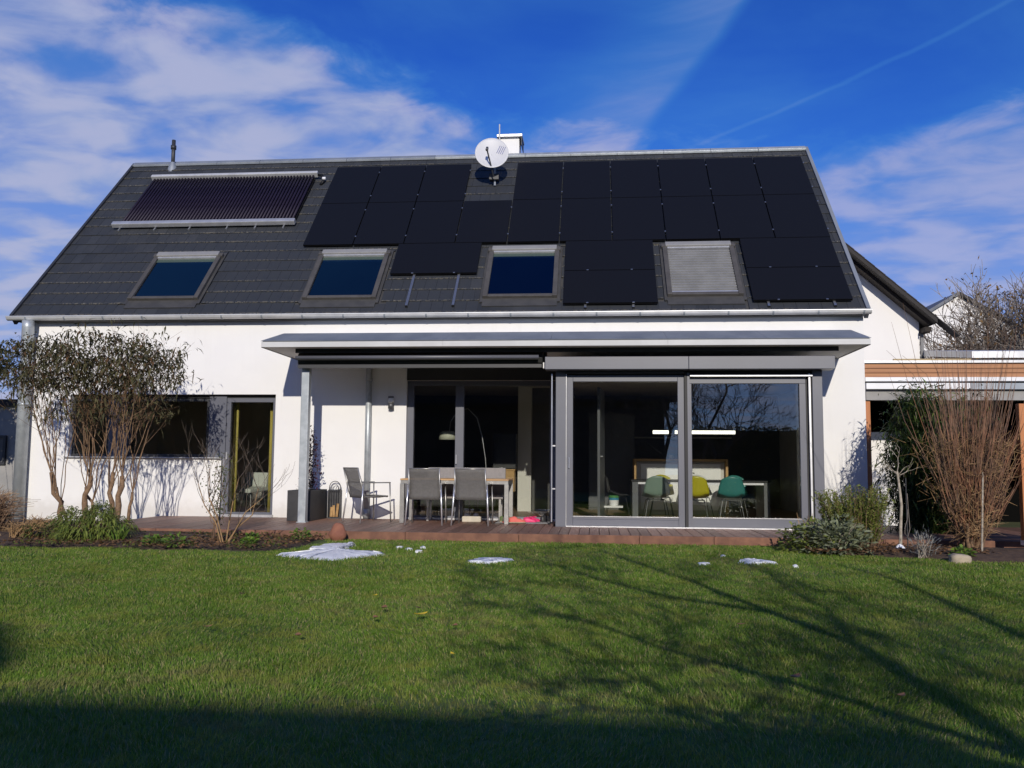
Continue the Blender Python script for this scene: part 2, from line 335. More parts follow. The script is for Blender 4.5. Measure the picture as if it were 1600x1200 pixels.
# ------------------------------------------------------------------ mesh helpers
class MB:
    def __init__(s): s.v = []; s.f = []
    def box(s, x0, x1, y0, y1, z0, z1, M=None):
        b = len(s.v)
        P = [(x0, y0, z0), (x1, y0, z0), (x1, y1, z0), (x0, y1, z0), (x0, y0, z1), (x1, y0, z1), (x1, y1, z1), (x0, y1, z1)]
        if M is not None: P = [tuple(M @ Vector(p)) for p in P]
        s.v += P
        s.f += [tuple(b+i for i in q) for q in ((0, 3, 2, 1), (4, 5, 6, 7), (0, 1, 5, 4), (1, 2, 6, 5), (2, 3, 7, 6), (3, 0, 4, 7))]
        return s
    def tube(s, pts, rad, n=6, caps=True):
        pts = [Vector(p) for p in pts]
        if isinstance(rad, (int, float)): rad = [rad]*len(pts)
        b = len(s.v); up = None
        for i, p in enumerate(pts):
            d = (pts[min(i+1, len(pts)-1)] - pts[max(i-1, 0)])
            if d.length < 1e-9: d = Vector((0, 0, 1))
            d.normalize()
            if up is None:
                up = Vector((1, 0, 0)) if abs(d.x) < .8 else Vector((0, 1, 0))
            a = d.cross(up)
            if a.length < 1e-6: a = d.cross(Vector((0, 1, .3)))
            a.normalize(); c = a.cross(d).normalized(); up = c
            for k in range(n):
                t = 2*math.pi*k/n
                s.v.append(tuple(p + (a*math.cos(t) + c*math.sin(t))*rad[i]))
        for i in range(len(pts)-1):
            for k in range(n):
                s.f.append((b+i*n+k, b+i*n+(k+1) % n, b+(i+1)*n+(k+1) % n, b+(i+1)*n+k))
        if caps and n > 2:
            s.f.append(tuple(b+k for k in range(n))[::-1]); e = b+(len(pts)-1)*n; s.f.append(tuple(e+k for k in range(n)))
        return s
    def prism(s, poly, a, b, axis='x'):
        """polygon in the other two axes, extruded from a to b"""
        n = len(poly); o = len(s.v)
        for w in (a, b):
            for p, q in poly:
                s.v.append({'x': (w, p, q), 'y': (p, w, q), 'z': (p, q, w)}[axis])
        s.f.append(tuple(o+i for i in range(n))); s.f.append(tuple(o+n+i for i in range(n))[::-1])
        for i in range(n):
            j = (i+1) % n; s.f.append((o+i, o+n+i, o+n+j, o+j))
        return s
    def lathe(s, prof, cx=0, cy=0, n=20):
        b = len(s.v); m_ = len(prof)
        for r_, z in prof:
            for k in range(n):
                t = 2*math.pi*k/n; s.v.append((cx+r_*math.cos(t), cy+r_*math.sin(t), z))
        for i in range(m_-1):
            for k in range(n):
                s.f.append((b+i*n+k, b+i*n+(k+1) % n, b+(i+1)*n+(k+1) % n, b+(i+1)*n+k))
        return s
    def grid(s, fn, nu, nv):
        b = len(s.v)
        for i in range(nu+1):
            for j in range(nv+1): s.v.append(tuple(fn(i/nu, j/nv)))
        for i in range(nu):
            for j in range(nv):
                s.f.append((b+i*(nv+1)+j, b+(i+1)*(nv+1)+j, b+(i+1)*(nv+1)+j+1, b+i*(nv+1)+j+1))
        return s
    def build(s, name, mt, parent=None, loc=None, rot=None, smooth=False, bevel=0, solid=0, sub=0, mesh=None):
        if mesh is None:
            mesh = bpy.data.meshes.new(name); mesh.from_pydata(s.v, [], s.f)
            import bmesh
            bm = bmesh.new(); bm.from_mesh(mesh); bmesh.ops.recalc_face_normals(bm, faces=bm.faces); bm.to_mesh(mesh); bm.free()
            mesh.materials.append(MT[mt])
            if smooth: mesh.polygons.foreach_set('use_smooth', [True]*len(mesh.polygons))
        return link(name, mesh, parent, loc, rot, bevel, solid, sub)
def link(name, mesh, parent=None, loc=None, rot=None, bevel=0, solid=0, sub=0):
    o = bpy.data.objects.new(name, mesh); COL.objects.link(o)
    if parent is not None: o.parent = parent
    if loc is not None: o.location = loc
    if rot is not None: o.rotation_euler = rot
    if solid:
        md = o.modifiers.new('solid', 'SOLIDIFY'); md.thickness = solid; md.offset = 0
    if sub:
        md = o.modifiers.new('sub', 'SUBSURF'); md.levels = sub; md.render_levels = sub
    if bevel:
        md = o.modifiers.new('bevel', 'BEVEL'); md.width = bevel; md.segments = 2; md.limit_method = 'ANGLE'; md.harden_normals = False
    return o
def tag(o, label=None, cat=None, group=None, kind=None):
    if label: o['label'] = label
    if cat: o['category'] = cat
    if group: o['group'] = group
    if kind: o['kind'] = kind
    return o
def thing(name, label, cat, loc=(0, 0, 0), rot=(0, 0, 0), group=None):
    o = bpy.data.objects.new(name, None); COL.objects.link(o); o.location = loc; o.rotation_euler = rot; o.empty_display_size = .1
    return tag(o, label, cat, group)
def copy_tree(o, parent=None):
    c = o.copy(); COL.objects.link(c); c.parent = parent
    for ch in list(o.children): copy_tree(ch, c)
    return c
def bx(name, mt, parent, x0, x1, y0, y1, z0, z1, bevel=0, kind=None):
    o = MB().box(x0, x1, y0, y1, z0, z1).build(name, mt, parent, bevel=bevel)
    if kind: o['kind'] = kind
    return o
def npmesh(name, V, F4=None, F3=None, mt=None, smooth=False):
    me = bpy.data.meshes.new(name); V = np.asarray(V, np.float32)
    me.vertices.add(len(V)); me.vertices.foreach_set('co', V.ravel())
    loops = []; starts = []; tot = []; k = 0
    n4 = 0 if F4 is None else len(F4); n3 = 0 if F3 is None else len(F3)
    idx = np.concatenate(([np.asarray(F4).ravel()] if n4 else []) + ([np.asarray(F3).ravel()] if n3 else [])).astype(np.int32)
    st = np.concatenate([np.arange(n4)*4, n4*4 + np.arange(n3)*3]).astype(np.int32)
    me.loops.add(len(idx)); me.loops.foreach_set('vertex_index', idx)
    me.polygons.add(n4+n3); me.polygons.foreach_set('loop_start', st)
    try: me.polygons.foreach_set('loop_total', np.concatenate([np.full(n4, 4), np.full(n3, 3)]).astype(np.int32))
    except Exception: pass
    if smooth: me.polygons.foreach_set('use_smooth', np.ones(n4+n3, bool))
    me.update(calc_edges=True); me.validate()
    if mt: me.materials.append(MT[mt])
    return me
def leaf_mesh(name, pos, dirs, length, width, droop, mt):
    """N bent leaves: base pair, middle pair, tip"""
    pos = np.asarray(pos, float); N_ = len(pos); d = np.asarray(dirs, float); d /= np.linalg.norm(d, axis=1, keepdims=True)+1e-9
    up = np.array([0, 0, 1.0]); side = np.cross(d, up + rng.normal(0, .35, (N_, 3))); side /= np.linalg.norm(side, axis=1, keepdims=True)+1e-9
    length = np.broadcast_to(length, N_)[:, None]; width = np.broadcast_to(width, N_)[:, None]; droop = np.broadcast_to(droop, N_)[:, None]
    a = pos; b = pos + d*length*.5 - up*droop*length*.18; c = pos + d*length*.92 - up*droop*length*.62
    V = np.concatenate([a - side*width*.12, a + side*width*.12, b + side*width*.5, b - side*width*.5, c], 1).reshape(-1, 3)
    i = np.arange(N_)*5
    F4 = np.stack([i, i+1, i+2, i+3], 1); F3 = np.stack([i+3, i+2, i+4], 1)
    return npmesh(name, V, F4, F3, mt)
def rnd_dirs(n, zlo=-1, zhi=1):
    t = rng.uniform(0, 2*math.pi, n); z = rng.uniform(zlo, zhi, n); r_ = np.sqrt(1-np.clip(z, -1, 1)**2)
    return np.stack([r_*np.cos(t), r_*np.sin(t), z], 1)
def bend(p0, p1, n=5, wob=.03, sag=0.0):
    p0, p1 = Vector(p0), Vector(p1); out = []
    for i in range(n+1):
        t = i/n; p = p0.lerp(p1, t)
        w = wob*math.sin(math.pi*t)
        p = p + Vector((random.uniform(-w, w), random.uniform(-w, w), random.uniform(-w, w)*.4 - sag*math.sin(math.pi*t)))
        out.append(p)
    return out
def RP(u, v, off=0.0): return R0 + Vector((u, v*CT, v*ST)) + NRM*off

# ------------------------------------------------------------------ ground
LAWN, DECK = -.08, .03
gr = MB().box(-80, 100, -90, 120, -1.2, LAWN-.06).build('ground', 'ground_far'); tag(gr, kind='structure')
tf = MB().grid(lambda a, b: (-12+30*a, -20+17.02*b, LAWN-.012+.006*math.sin(a*40)*math.cos(b*31)), 60, 40).build('lawn', 'turf', smooth=True); tag(tf, kind='structure')

# ------------------------------------------------------------------ house shell
house = thing('house', 'long white rendered house with dark slate roof covered in solar panels', 'house')
W = MB()
zt = 3.62
W.box(-4.72, -3.82, -.13, .36, -.5, zt)                       # left of the window strip
W.box(-3.82, -.88, -.13, .36, -.5, 1.06); W.box(-3.82, .07, -.13, .36, 2.22, zt)
W.box(.07, 2.46, -.13, .36, -.5, zt)
W.box(2.46, 9.30, -.13, .36, 2.47, zt)
W.box(9.30, 10.34, -.13, .36, -.5, zt)
W.box(-.88, .07, -.13, .36, -.5, .03); W.box(2.46, 9.30, -.13, .36, -.5, .0)
W.build('front_wall', 'plaster', house)
gab = [(.361, -.5), (7.45, -.5), (7.45, 3.55), (3.72, 7.62), (.36, 3.9)]
for xa, xb in ((-4.72, -4.45), (10.03, 10.34)):
    MB().prism(gab, xa, xb, 'x').build('gable_wall', 'plaster', house)
bx('back_wall', 'plaster', house, -4.45, 10.03, 7.1, 7.45, -.5, 3.5)
# rooms behind the glass
bx('room_floor', 'inner_floor', house, -4.45, 10.03, .36, 7.1, -.3, .026)
bx('room_ceiling', 'room_shell', house, -4.45, 10.03, .36, 7.1, 2.62, 2.8)
bx('partition', 'room_shell', house, .5, .66, .36, 7.1, .026, 2.62)
bx('partition', 'room_shell', house, -4.45, .5, 4.4, 4.52, .026, 2.62)
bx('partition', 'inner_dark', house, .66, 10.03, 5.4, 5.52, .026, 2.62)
bx('pillar', 'inner_wall', house, 4.18, 4.46, 2.95, 3.35, .026, 2.62)
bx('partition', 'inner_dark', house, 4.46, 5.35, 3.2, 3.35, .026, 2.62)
# roof slabs (front + back) under the slates
roofp = []
t_ = .16
def slope_pt(v, off, back=False):
    p = RP(0, v, off); y = p.y if not back else 2*RP(0, VRIDGE).y - p.y
    return (y, p.z)
rb = MB()
e0, e1, r0_, r1_ = slope_pt(VEAVE, -.01), slope_pt(VEAVE+.05, -t_), slope_pt(VRIDGE, -.01), slope_pt(VRIDGE-.16, -t_)
be0, be1, br1 = slope_pt(VEAVE, -.01, True), slope_pt(VEAVE+.05, -t_, True), slope_pt(VRIDGE-.16, -t_, True)
ry = RP(0, VRIDGE).y
rb.prism([e0, r0_, be0, be1, (ry, r1_[1]), e1], UL, UR, 'x')
roof = rb.build('roof', 'flashing', house)
# obstacles on the roof, in roof coordinates (u0, u1, v0, v1)
SKY = [(-2.86, -1.50, -1.92, -.42), (.48, 1.85, -1.95, -.42), (3.79, 5.12, -1.96, -.38), (7.05, 8.36, -1.96, -.33)]
PV = []
v0, ph, pw = -.186, 1.60, 1.012
for c in range(10): PV.append((c*pw+.06, c*pw+.06+pw-.022, v0, v0+ph-.02, 'row2', c))
for c in (0, 1, 2, 4, 5, 6, 7, 8, 9): PV.append((c*pw+.06, c*pw+.06+pw-.022, v0+ph, v0+2*ph-.02, 'row1', c))
PV.append((1.985, 3.61, -1.215, -.205, 'single', 0))
PV += [(5.235, 6.875, -1.185, -.205, 'pair', 0), (5.235, 6.875, -2.19, -1.205, 'pair', 1)]
PV += [(8.50, 10.15, -1.165, -.205, 'end', 0), (8.50, 10.15, -2.15, -1.185, 'end', 1)]
COLL = (-4.15, -.30, .62, 2.68)
def hidden(u0, u1, v0_, v1_):
    for a in PV:
        # panels stand off the roof, so what shows just below them stays
        if u0 > a[0]+.05 and u1 < a[1]-.05 and v0_ > a[2]+.25 and v1_ < a[3]-.05: return True
    for a in SKY:
        if u0 > a[0]-.02 and u1 < a[1]+.02 and v0_ > a[2]-.02 and v1_ < a[3]+.02: return True
    return False
def clipped(u0, u1, v0_, v1_):
    """cut a slate at a roof window so that none pokes through"""
    for a in SKY:
        A = (a[0]-.06, a[1]+.06, a[2]-.10, a[3]+.08)
        if u1 > A[0] and u0 < A[1] and v1_ > A[2] and v0_ < A[3]:
            opts = []
            if u0 < A[0]: opts.append((u0, A[0], v0_, v1_))
            if u1 > A[1]: opts.append((A[1], u1, v0_, v1_))
            if v0_ < A[2]: opts.append((u0, u1, v0_, A[2]))
            if v1_ > A[3]: opts.append((u0, u1, A[3], v1_))
            if not opts: return None
            return max(opts, key=lambda q: (q[1]-q[0])*(q[3]-q[2]))
    return (u0, u1, v0_, v1_)
slates = []
nrow = int(math.ceil((VRIDGE-VEAVE)/ROW))
CAMP = Vector((5.779, -15.515, 1.015))
for r_ in range(nrow):
    va = VEAVE - .02 + r_*ROW; vb = min(va + ROW + .06, VRIDGE)
    off = (TW/2 if r_ % 2 else 0) + random.uniform(-.02, .02)
    u = UL - off
    while u < UR:
        ua, ub = max(u, UL), min(u+TW-.004, UR); u += TW
        if ub-ua < .03: continue
        if hidden(ua, ub, va, min(vb, va+ROW)): continue
        q = clipped(ua, ub, va, vb)
        if not q or q[1]-q[0] < .03 or q[3]-q[2] < .05: continue
        slates.append((q, r_, random.uniform(-.003, .003), random.uniform(0, .004)))
def slate_geo(q, skew, lift, o=None):
    ua, ub, va, vb = q
    # lower edge rides on the course below: 17 mm proud there, 4 mm at the head
    prof = [(va+skew, .017+lift), (vb, .004)]
    th = .007
    return [(ua, va, .017+lift), (ub, va+skew, .017+lift), (ub, vb, .003), (ua, vb, .003), (ua, va, .017+lift-th), (ub, va+skew, .017+lift-th), (ub, vb, -.004), (ua, vb, -.004)]
FB = [(0, 1, 2, 3), (7, 6, 5, 4), (4, 5, 1, 0), (5, 6, 2, 1), (7, 4, 0, 3)]
def full(s): q = s[0]; return abs((q[1]-q[0])-(TW-.004)) < 1e-6 and q[3]-q[2] > ROW
def covered(s):
    q = s[0]
    for a in PV:
        if q[0] > a[0]-.02 and q[1] < a[1]+.02 and q[2] > a[2]-.05 and q[3] < a[3]+.25: return True
    q = s[0]; a = COLL
    return q[0] > a[0] and q[1] < a[1] and q[2] > a[2] and q[3] < a[3]
order = sorted([s for s in slates if full(s) and not covered(s)], key=lambda s: (RP((s[0][0]+s[0][1])/2, s[0][2]) - CAMP).length)
single = order[:300]; sid = set(id(s) for s in single)
protos = []
for k in range(4):
    P8 = slate_geo((0, TW-.004, 0, ROW+.06), random.uniform(-.004, .004), random.uniform(0, .004))
    me = bpy.data.meshes.new('slate'); me.from_pydata(P8, [], FB); me.materials.append(MT['slate']); protos.append(me)
for i, s in enumerate(single):
    o = link('slate', random.choice(protos), roof, RP(s[0][0], s[0][2]), (TH, 0, 0))
rest = MB()
for s in slates:
    if id(s) in sid: continue
    b = len(rest.v); rest.v += slate_geo(s[0], s[2], s[3]); rest.f += [tuple(b+i for i in f) for f in FB]
me = bpy.data.meshes.new('slates'); me.from_pydata(rest.v, [], rest.f); me.materials.append(MT['slate'])
o = link('slate_field', me, roof, R0, (TH, 0, 0)); tag(o, kind='stuff')
# ridge caps, verges, gutter
ridge = RP(0, VRIDGE)
for k in range(15):
    xa = UL + k*(UR-UL)/15; xb = xa + (UR-UL)/15 - .006
    mb = MB(); z = ridge.z
    mb.prism([(ridge.y-.11, z-.075), (ridge.y-.125, z-.03), (ridge.y-.02, z+.055), (ridge.y+.02, z+.055), (ridge.y+.125, z-.03), (ridge.y+.11, z-.075)], xa, xb, 'x')
    mb.build('ridge_cap', 'galvanised' if k >= 7 else 'zinc', roof, bevel=.004)
for xa, xb, mt in ((UL-.035, UL+.02, 'alu_dark'), (UR-.02, UR+.045, 'zinc')):
    MB().box(xa, xb, VEAVE-.04, VRIDGE, -.17, .05).build('verge', mt, roof, R0, (TH, 0, 0))
mb = MB(); gy, gz, gr_ = -.34, 3.625, .062
prof = [(gy+gr_*math.cos(t), gz+gr_*math.sin(t)) for t in np.linspace(math.pi, 2*math.pi, 10)]
prof2 = [(gy+(gr_-.006)*math.cos(t), gz+(gr_-.006)*math.sin(t)) for t in np.linspace(2*math.pi, math.pi, 10)]
mb.prism(prof+prof2, UL-.06, UR+.05, 'x')
mb.tube([(UL-.06, gy-gr_, gz+.006), (UR+.05, gy-gr_, gz+.006)], .013, 6)
gut = mb.build('gutter', 'zinc_light', house)
bk = MB().prism([(gy+(gr_+.006)*math.cos(t), gz+(gr_+.006)*math.sin(t)) for t in np.linspace(math.pi, 2*math.pi, 8)]+[(gy+(gr_-.001)*math.cos(t), gz+(gr_-.001)*math.sin(t)) for t in np.linspace(2*math.pi, math.pi, 8)], 0, .03, 'x')
b0 = bk.build('gutter_bracket', 'zinc', gut, (UL+.3, 0, 0))
for k in range(1, 21): link('gutter_bracket', b0.data, gut, (UL+.3+k*.745, 0, 0))
bx('eave_board', 'flashing', house, UL+.06, UR-.06, -.27, -.135, 3.555, 3.60)
# big left rainwater pipe and the slim one beside the terrace door
dp = MB().tube([(-4.58, -.345, 3.56), (-4.58, -.34, 3.45), (-4.62, -.28, 3.2), (-4.63, -.26, 2.9), (-4.63, -.26, -.3)], .105, 14).build('downpipe', 'galvanised', house, smooth=True)
MB().tube([(-4.63, -.26, 2.0), (-4.63, -.26, 2.05)], .112, 14).build('pipe_collar', 'galvanised', dp, smooth=True)
dp = MB().tube([(1.795, -.21, 2.86), (1.795, -.21, .04)], .055, 12).build('downpipe', 'galvanised', house, smooth=True)
MB().tube([(1.795, -.21, 2.45), (1.795, -.21, 2.5)], .061, 12).build('pipe_collar', 'galvanised', dp, smooth=True)
MB().tube([(1.795, -.21, .06), (1.795, -.21, .2)], .064, 12).build('pipe_collar', 'galvanised', dp, smooth=True)

# ------------------------------------------------------------------ windows of the left room
def frame_boxes(mb, x0, x1, y0, y1, z0, z1, w):
    mb.box(x0, x0+w, y0, y1, z0, z1); mb.box(x1-w, x1, y0, y1, z0, z1)
    mb.box(x0+w, x1-w, y0, y1, z0, z0+w); mb.box(x0+w, x1-w, y0, y1, z1-w, z1); return mb
for x0, x1 in ((-3.82, -3.10), (-2.74, -1.20)):
    w = frame_boxes(MB(), x0+.003, x1-.003, -.02, .05, 1.085, 2.15, .05).build('window', 'alu_dark', house, bevel=.004)
    bx('pane', 'room_glass', w, x0+.053, x1-.053, .01, .017, 1.135, 2.10)
for x0, x1 in ((-3.10, -2.74), (-1.20, -.88)):
    bx('window_panel', 'alu_grey', house, x0, x1, -.04, .20, 1.085, 2.2)
bx('window_sill', 'zinc_light', house, -3.86, -.885, -.20, -.021, 1.062, 1.083, bevel=.004)
bx('shutter_slot', 'black_rubber', house, -3.81, .06, -.01, .3, 2.16, 2.219)
w = frame_boxes(MB(), -.876, .066, -.03, .05, .033, 2.16, .075).build('garden_door', 'alu_grey', house, bevel=.004)
bx('pane', 'room_glass', w, -.80, -.01, .006, .013, .11, 2.083)
bx('handle', 'bright_alu', w, -.845, -.825, -.08, -.032, 1.05, 1.18)
bx('door_sill', 'bright_alu', house, -.9, .09, -.21, -.134, .032, .075)

# ------------------------------------------------------------------ terrace sliding door in the recess
w = MB(); w.box(2.463, 2.58, -.07, .04, .03, 2.466); w.box(2.58, 5.12, -.07, .04, 2.38, 2.466); w.box(2.58, 5.12, -.07, .04, .03, .09)
w.box(3.33, 3.48, -.08, .03, .092, 2.378); w.box(5.0, 5.12, -.07, .04, .092, 2.378)
sd = w.build('sliding_door', 'alu_grey', house, bevel=.005)
bx('pane', 'room_glass', sd, 2.583, 3.327, -.025, -.017, .093, 2.377)
bx('pane', 'room_glass', sd, 3.483, 4.997, -.025, -.017, .093, 2.377)
MB().tube([(3.36, -.13, 1.0), (3.36, -.13, 1.16)], .012, 8).tube([(3.36, -.081, 1.02), (3.36, -.13, 1.02)], .008, 6).tube([(3.36, -.081, 1.14), (3.36, -.13, 1.14)], .008, 6).build('handle', 'bright_alu', sd)
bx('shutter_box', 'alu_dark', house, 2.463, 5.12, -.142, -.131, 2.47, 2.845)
bx('track', 'bright_alu', sd, 2.47, 5.12, -.16, -.072, .032, .062)

# ------------------------------------------------------------------ glazed bay
BY = -1.40
for xa, xb in ((5.16, 5.325), (9.165, 9.32)): bx('bay_post', 'alu_grey', house, xa, xb, BY, BY+.2, -.06, 2.50, bevel=.006)
bx('bay_roof', 'alu_dark', house, 5.16, 9.32, BY-.02, -.132, 2.505, 2.62)
bx('bay_floor', 'inner_floor', house, 5.17, 9.31, BY+.205, .358, -.2, .027)
bx('bay_ceiling', 'room_shell', house, 5.33, 9.15, BY+.21, -.134, 2.475, 2.503)
for xa, xb in ((5.165, 5.20), (9.28, 9.315)):
    f_ = MB(); f_.box(xa, xb, BY+.205, BY+.27, .03, 2.47); f_.box(xa, xb, -.2, -.133, .03, 2.47); f_.box(xa, xb, BY+.27, -.2, .03, .1); f_.box(xa, xb, BY+.27, -.2, 2.40, 2.47)
    sw = f_.build('side_window', 'alu_grey', house)
    bx('pane', 'room_glass', sw, xa+.014, xa+.02, BY+.27, -.2, .1, 2.40)
# door leaves
lf = MB(); frame_boxes(lf, 5.335, 7.19, BY+.02, BY+.10, .045, 2.43, .1)
lf.box(5.435, 7.09, BY+.025, BY+.09, .145, .19)
d1 = lf.build('bay_door', 'alu_grey', house, bevel=.005)
bx('pane', 'bay_glass', d1, 5.436, 7.089, BY+.05, BY+.058, .191, 2.329)
bx('glazing_bead', 'bright_alu', d1, 5.436, 7.089, BY+.012, BY+.024, .186, .196)
MB().tube([(5.375, BY-.01, .95), (5.375, BY-.01, 1.12)], .009, 6).build('handle', 'bright_alu', d1)
mu = MB(); mu.box(7.193, 7.235, BY-.02, BY+.13, .035, 2.47)
mu.build('mullion', 'black_rubber', house)
bx('mullion', 'alu_grey', house, 7.238, 7.275, BY-.015, BY+.13, .035, 2.47)
lf = MB(); lf.box(7.278, 9.075, BY+.05, BY+.13, .03, .19); lf.box(7.278, 9.075, BY+.05, BY+.13, 2.30, 2.40); lf.box(7.278, 7.31, BY+.05, BY+.13, .19, 2.30); lf.box(8.975, 9.075, BY+.05, BY+.13, .19, 2.30)
d2_ = lf.build('bay_door', 'alu_grey', house, bevel=.005)
bx('pane', 'bay_glass', d2_, 7.311, 8.974, BY+.085, BY+.093, .191, 2.299)
bx('glazing_bead', 'bright_alu', d2_, 7.311, 8.974, BY+.04, BY+.049, .186, .196)
bx('door_gap', 'black_rubber', house, 9.078, 9.105, BY+.06, BY+.2, .03, 2.47)
bx('guide_rail', 'bright_alu', house, 9.108, 9.135, BY-.012, BY+.05, .03, 2.45)
bx('door_gap', 'black_rubber', house, 9.138, 9.163, BY+.03, BY+.2, .03, 2.47)
bx('guide_rail', 'bright_alu', house, 5.325, 5.333, BY-.012, BY+.02, .03, 2.45)
bx('threshold', 'bright_alu', house, 5.33, 9.16, BY-.05, BY+.018, .018, .045)
bx('lintel', 'black_rubber', house, 5.328, 9.162, BY+.03, BY+.15, 2.432, 2.50)
bx('blind_slot', 'alu_dark', house, 5.33, 7.19, BY-.06, BY+.02, 2.455, 2.49)
bx('blind_rail', 'bright_alu', house, 7.28, 9.16, BY-.05, BY+.03, 2.405, 2.428)
# sun blind boxes along the head of the bay
for xa, xb in ((5.0, 7.238), (7.242, 9.455)):
    bx('blind_box', 'alu_grey', house, xa, xb, -1.66, -1.36, 2.50, 2.70, bevel=.006)
for k in range(3): MB().tube([(5.10, -1.43, .1), (5.10, -1.43, 2.45)], .012, 8).build('blind_guide', 'bright_alu', house) if k == 0 else bx('guide_bracket', 'bright_alu', house, 5.112, 5.158, -1.437, -1.423, (.5, .62, 1.3, 2.2)[k]-.01, (.5, .62, 1.3, 2.2)[k]+.01)

# ------------------------------------------------------------------ roof windows
def skylight(a, shutter=False):
    u0, u1, w0, w1 = a
    s = thing('roof_window', None, None, R0, (TH, 0, 0)); s.parent = house
    fl = MB(); fl.box(u0-.05, u0+.0, w0-.1, w1+.07, .010, .034); fl.box(u1, u1+.05, w0-.1, w1+.07, .010, .034); fl.box(u0, u1, w0-.22, w0, .012, .030); fl.box(u0, u1, w1, w1+.07, .01, .034)
    fl.build('flashing', 'flashing', s)
    fr = MB(); ww = .085
    fr.box(u0, u0+ww, w0, w1-.13, .0, .095); fr.box(u1-ww, u1, w0, w1-.13, .0, .095); fr.box(u0+ww, u1-ww, w0, w0+.07, .0, .085)
    fr.build('frame', 'skylight_frame', s, bevel=.006)
    bx('cover', 'skylight_cover', s, u0+.05, u1-.05, w1-.128, w1, .0, .13, bevel=.012)
    bx('head_rail', 'bright_alu', s, u0+ww, u1-ww, w1-.175, w1-.131, .03, .10, bevel=.006)
    for xc in (u0+.02, u1-.02): bx('corner_cap', 'skylight_frame', s, xc-.045, xc+.045, w1-.125, w1-.02, .0, .105, bevel=.01)
    if shutter:
        sl = MB(); n = 17; v = w0+.075; st = (w1-.18-v)/n
        for k in range(n):
            y0 = v+k*st; sl.prism([(y0, .035), (y0+st*.18, .066), (y0+st*.6, .066), (y0+st*.86, .035), (y0+st*.86, .02), (y0, .02)], u0+ww+.003, u1-ww-.003, 'x')
        o = sl.build('shutter', 'shutter_slat', s); tag(o, kind='stuff')
        bx('end_slat', 'bright_alu', s, u0+ww, u1-ww, w0+.072, w0+.11, .06, .078)
    else:
        bx('pane', 'sky_glass', s, u0+ww, u1-ww, w0+.071, w1-.275, .05, .058)
        bx('well', 'inner_dark', s, u0+ww, u1-ww, w0+.05, w1-.12, -.02, .004)
        bx('sash', 'evergreen_sash', s, u0+ww, u1-ww, w1-.274, w1-.177, .02, .056)
    return s
mat('evergreen_sash', (.05, .075, .06), None, rough=.6)
for i, a in enumerate(SKY): skylight(a, i == 3)

# ------------------------------------------------------------------ chimney, vent pipe, mast
ch = thing('chimney_stack', None, None, (3.87, 4.02, 7.2)); ch.name = 'chimney'; ch.parent = house
bx('shaft', 'plaster', ch, -.215, .215, -.18, .26, 0, 1.17)
cp = MB(); cp.box(-.29, .29, -.26, .34, 1.17, 1.235); cp.build('cap', 'bright_alu', ch, bevel=.008)
cs = MB(); cs.box(-.275, -.262, -.245, .325, .98, 1.168); cs.box(.262, .275, -.245, .325, .98, 1.168); cs.build('cap_skirt', 'alu_dark', ch)
MB().lathe([(.0, 1.30), (.06, 1.31), (.10, 1.29), (.10, 1.24), (.07, 1.236)], .02, 0, 14).build('cowl', 'alu_dark', ch, smooth=True)
vp = thing('vent_pipe', None, None, RP(-3.95, 3.34)); vp.parent = house
MB().tube([(0, 0, -.05), (0, 0, .66)], .043, 12).build('pipe', 'alu_dark', vp, smooth=True)
MB().tube([(0, 0, .44), (0, 0, .53)], .062, 12).build('collar', 'alu_dark', vp, smooth=True)
MB().lathe([(.13, -.14), (.10, .0), (.05, .13)], 0, 0, 14).build('boot', 'zinc', vp, smooth=True)

# ------------------------------------------------------------------ solar panels
names_row = {'row1': 'top', 'row2': 'second'}
ordw = ['first', 'second', 'third', 'fourth', 'fifth', 'sixth', 'seventh', 'eighth', 'ninth', 'tenth']
meshes_pv = {}
def panel(a):
    u0, u1, w0, w1, kind, c = a
    w_, h_ = u1-u0, w1-w0; land = w_ > h_
    if kind == 'row2':
        lab = 'upright black solar panel in the long second row, %s from its left end' % ordw[c]
    elif kind == 'row1':
        lab = ('upright black solar panel in the top row left of the dish, %s from the left' % ordw[c]) if c < 3 else ('upright black solar panel in the top row right of the dish, %s from the chimney' % ordw[c-4])
    elif kind == 'single': lab = 'single sideways black solar panel above two bare rails between roof windows'
    elif kind == 'pair': lab = '%s sideways black solar panel of the pair left of the shuttered roof window' % ('upper', 'lower')[c]
    else: lab = '%s sideways black solar panel of the pair at the right roof edge' % ('upper', 'lower')[c]
    o = thing('solar_panel', lab, 'solar panel', RP(u0, w0, .05), (TH, 0, 0), 'solar panels on the roof')
    key = (round(w_, 3), round(h_, 3))
    if key not in meshes_pv:
        f = frame_boxes(MB(), 0, w_, 0, h_, 0, .04, .011)
        f1 = f.build('frame', 'pv_frame', o)
        g1 = MB().box(.011, w_-.011, .011, h_-.011, .006, .038).build('cell_glass', 'pv_glass', o)
        meshes_pv[key] = (f1.data, g1.data)
    else:
        link('frame', meshes_pv[key][0], o); link('cell_glass', meshes_pv[key][1], o)
    cl = MB()
    if not land:
        for vv in (.28, h_-.28): cl.box(w_-.002, w_+.024, vv-.014, vv+.014, .03, .045)
    else:
        for uu in (.42, w_-.42): cl.box(uu-.018, uu+.018, -.010, .010, .036, .045)
    o2 = cl.build('clamp', 'clamp_metal', o)
    return o
for a in PV: panel(a)
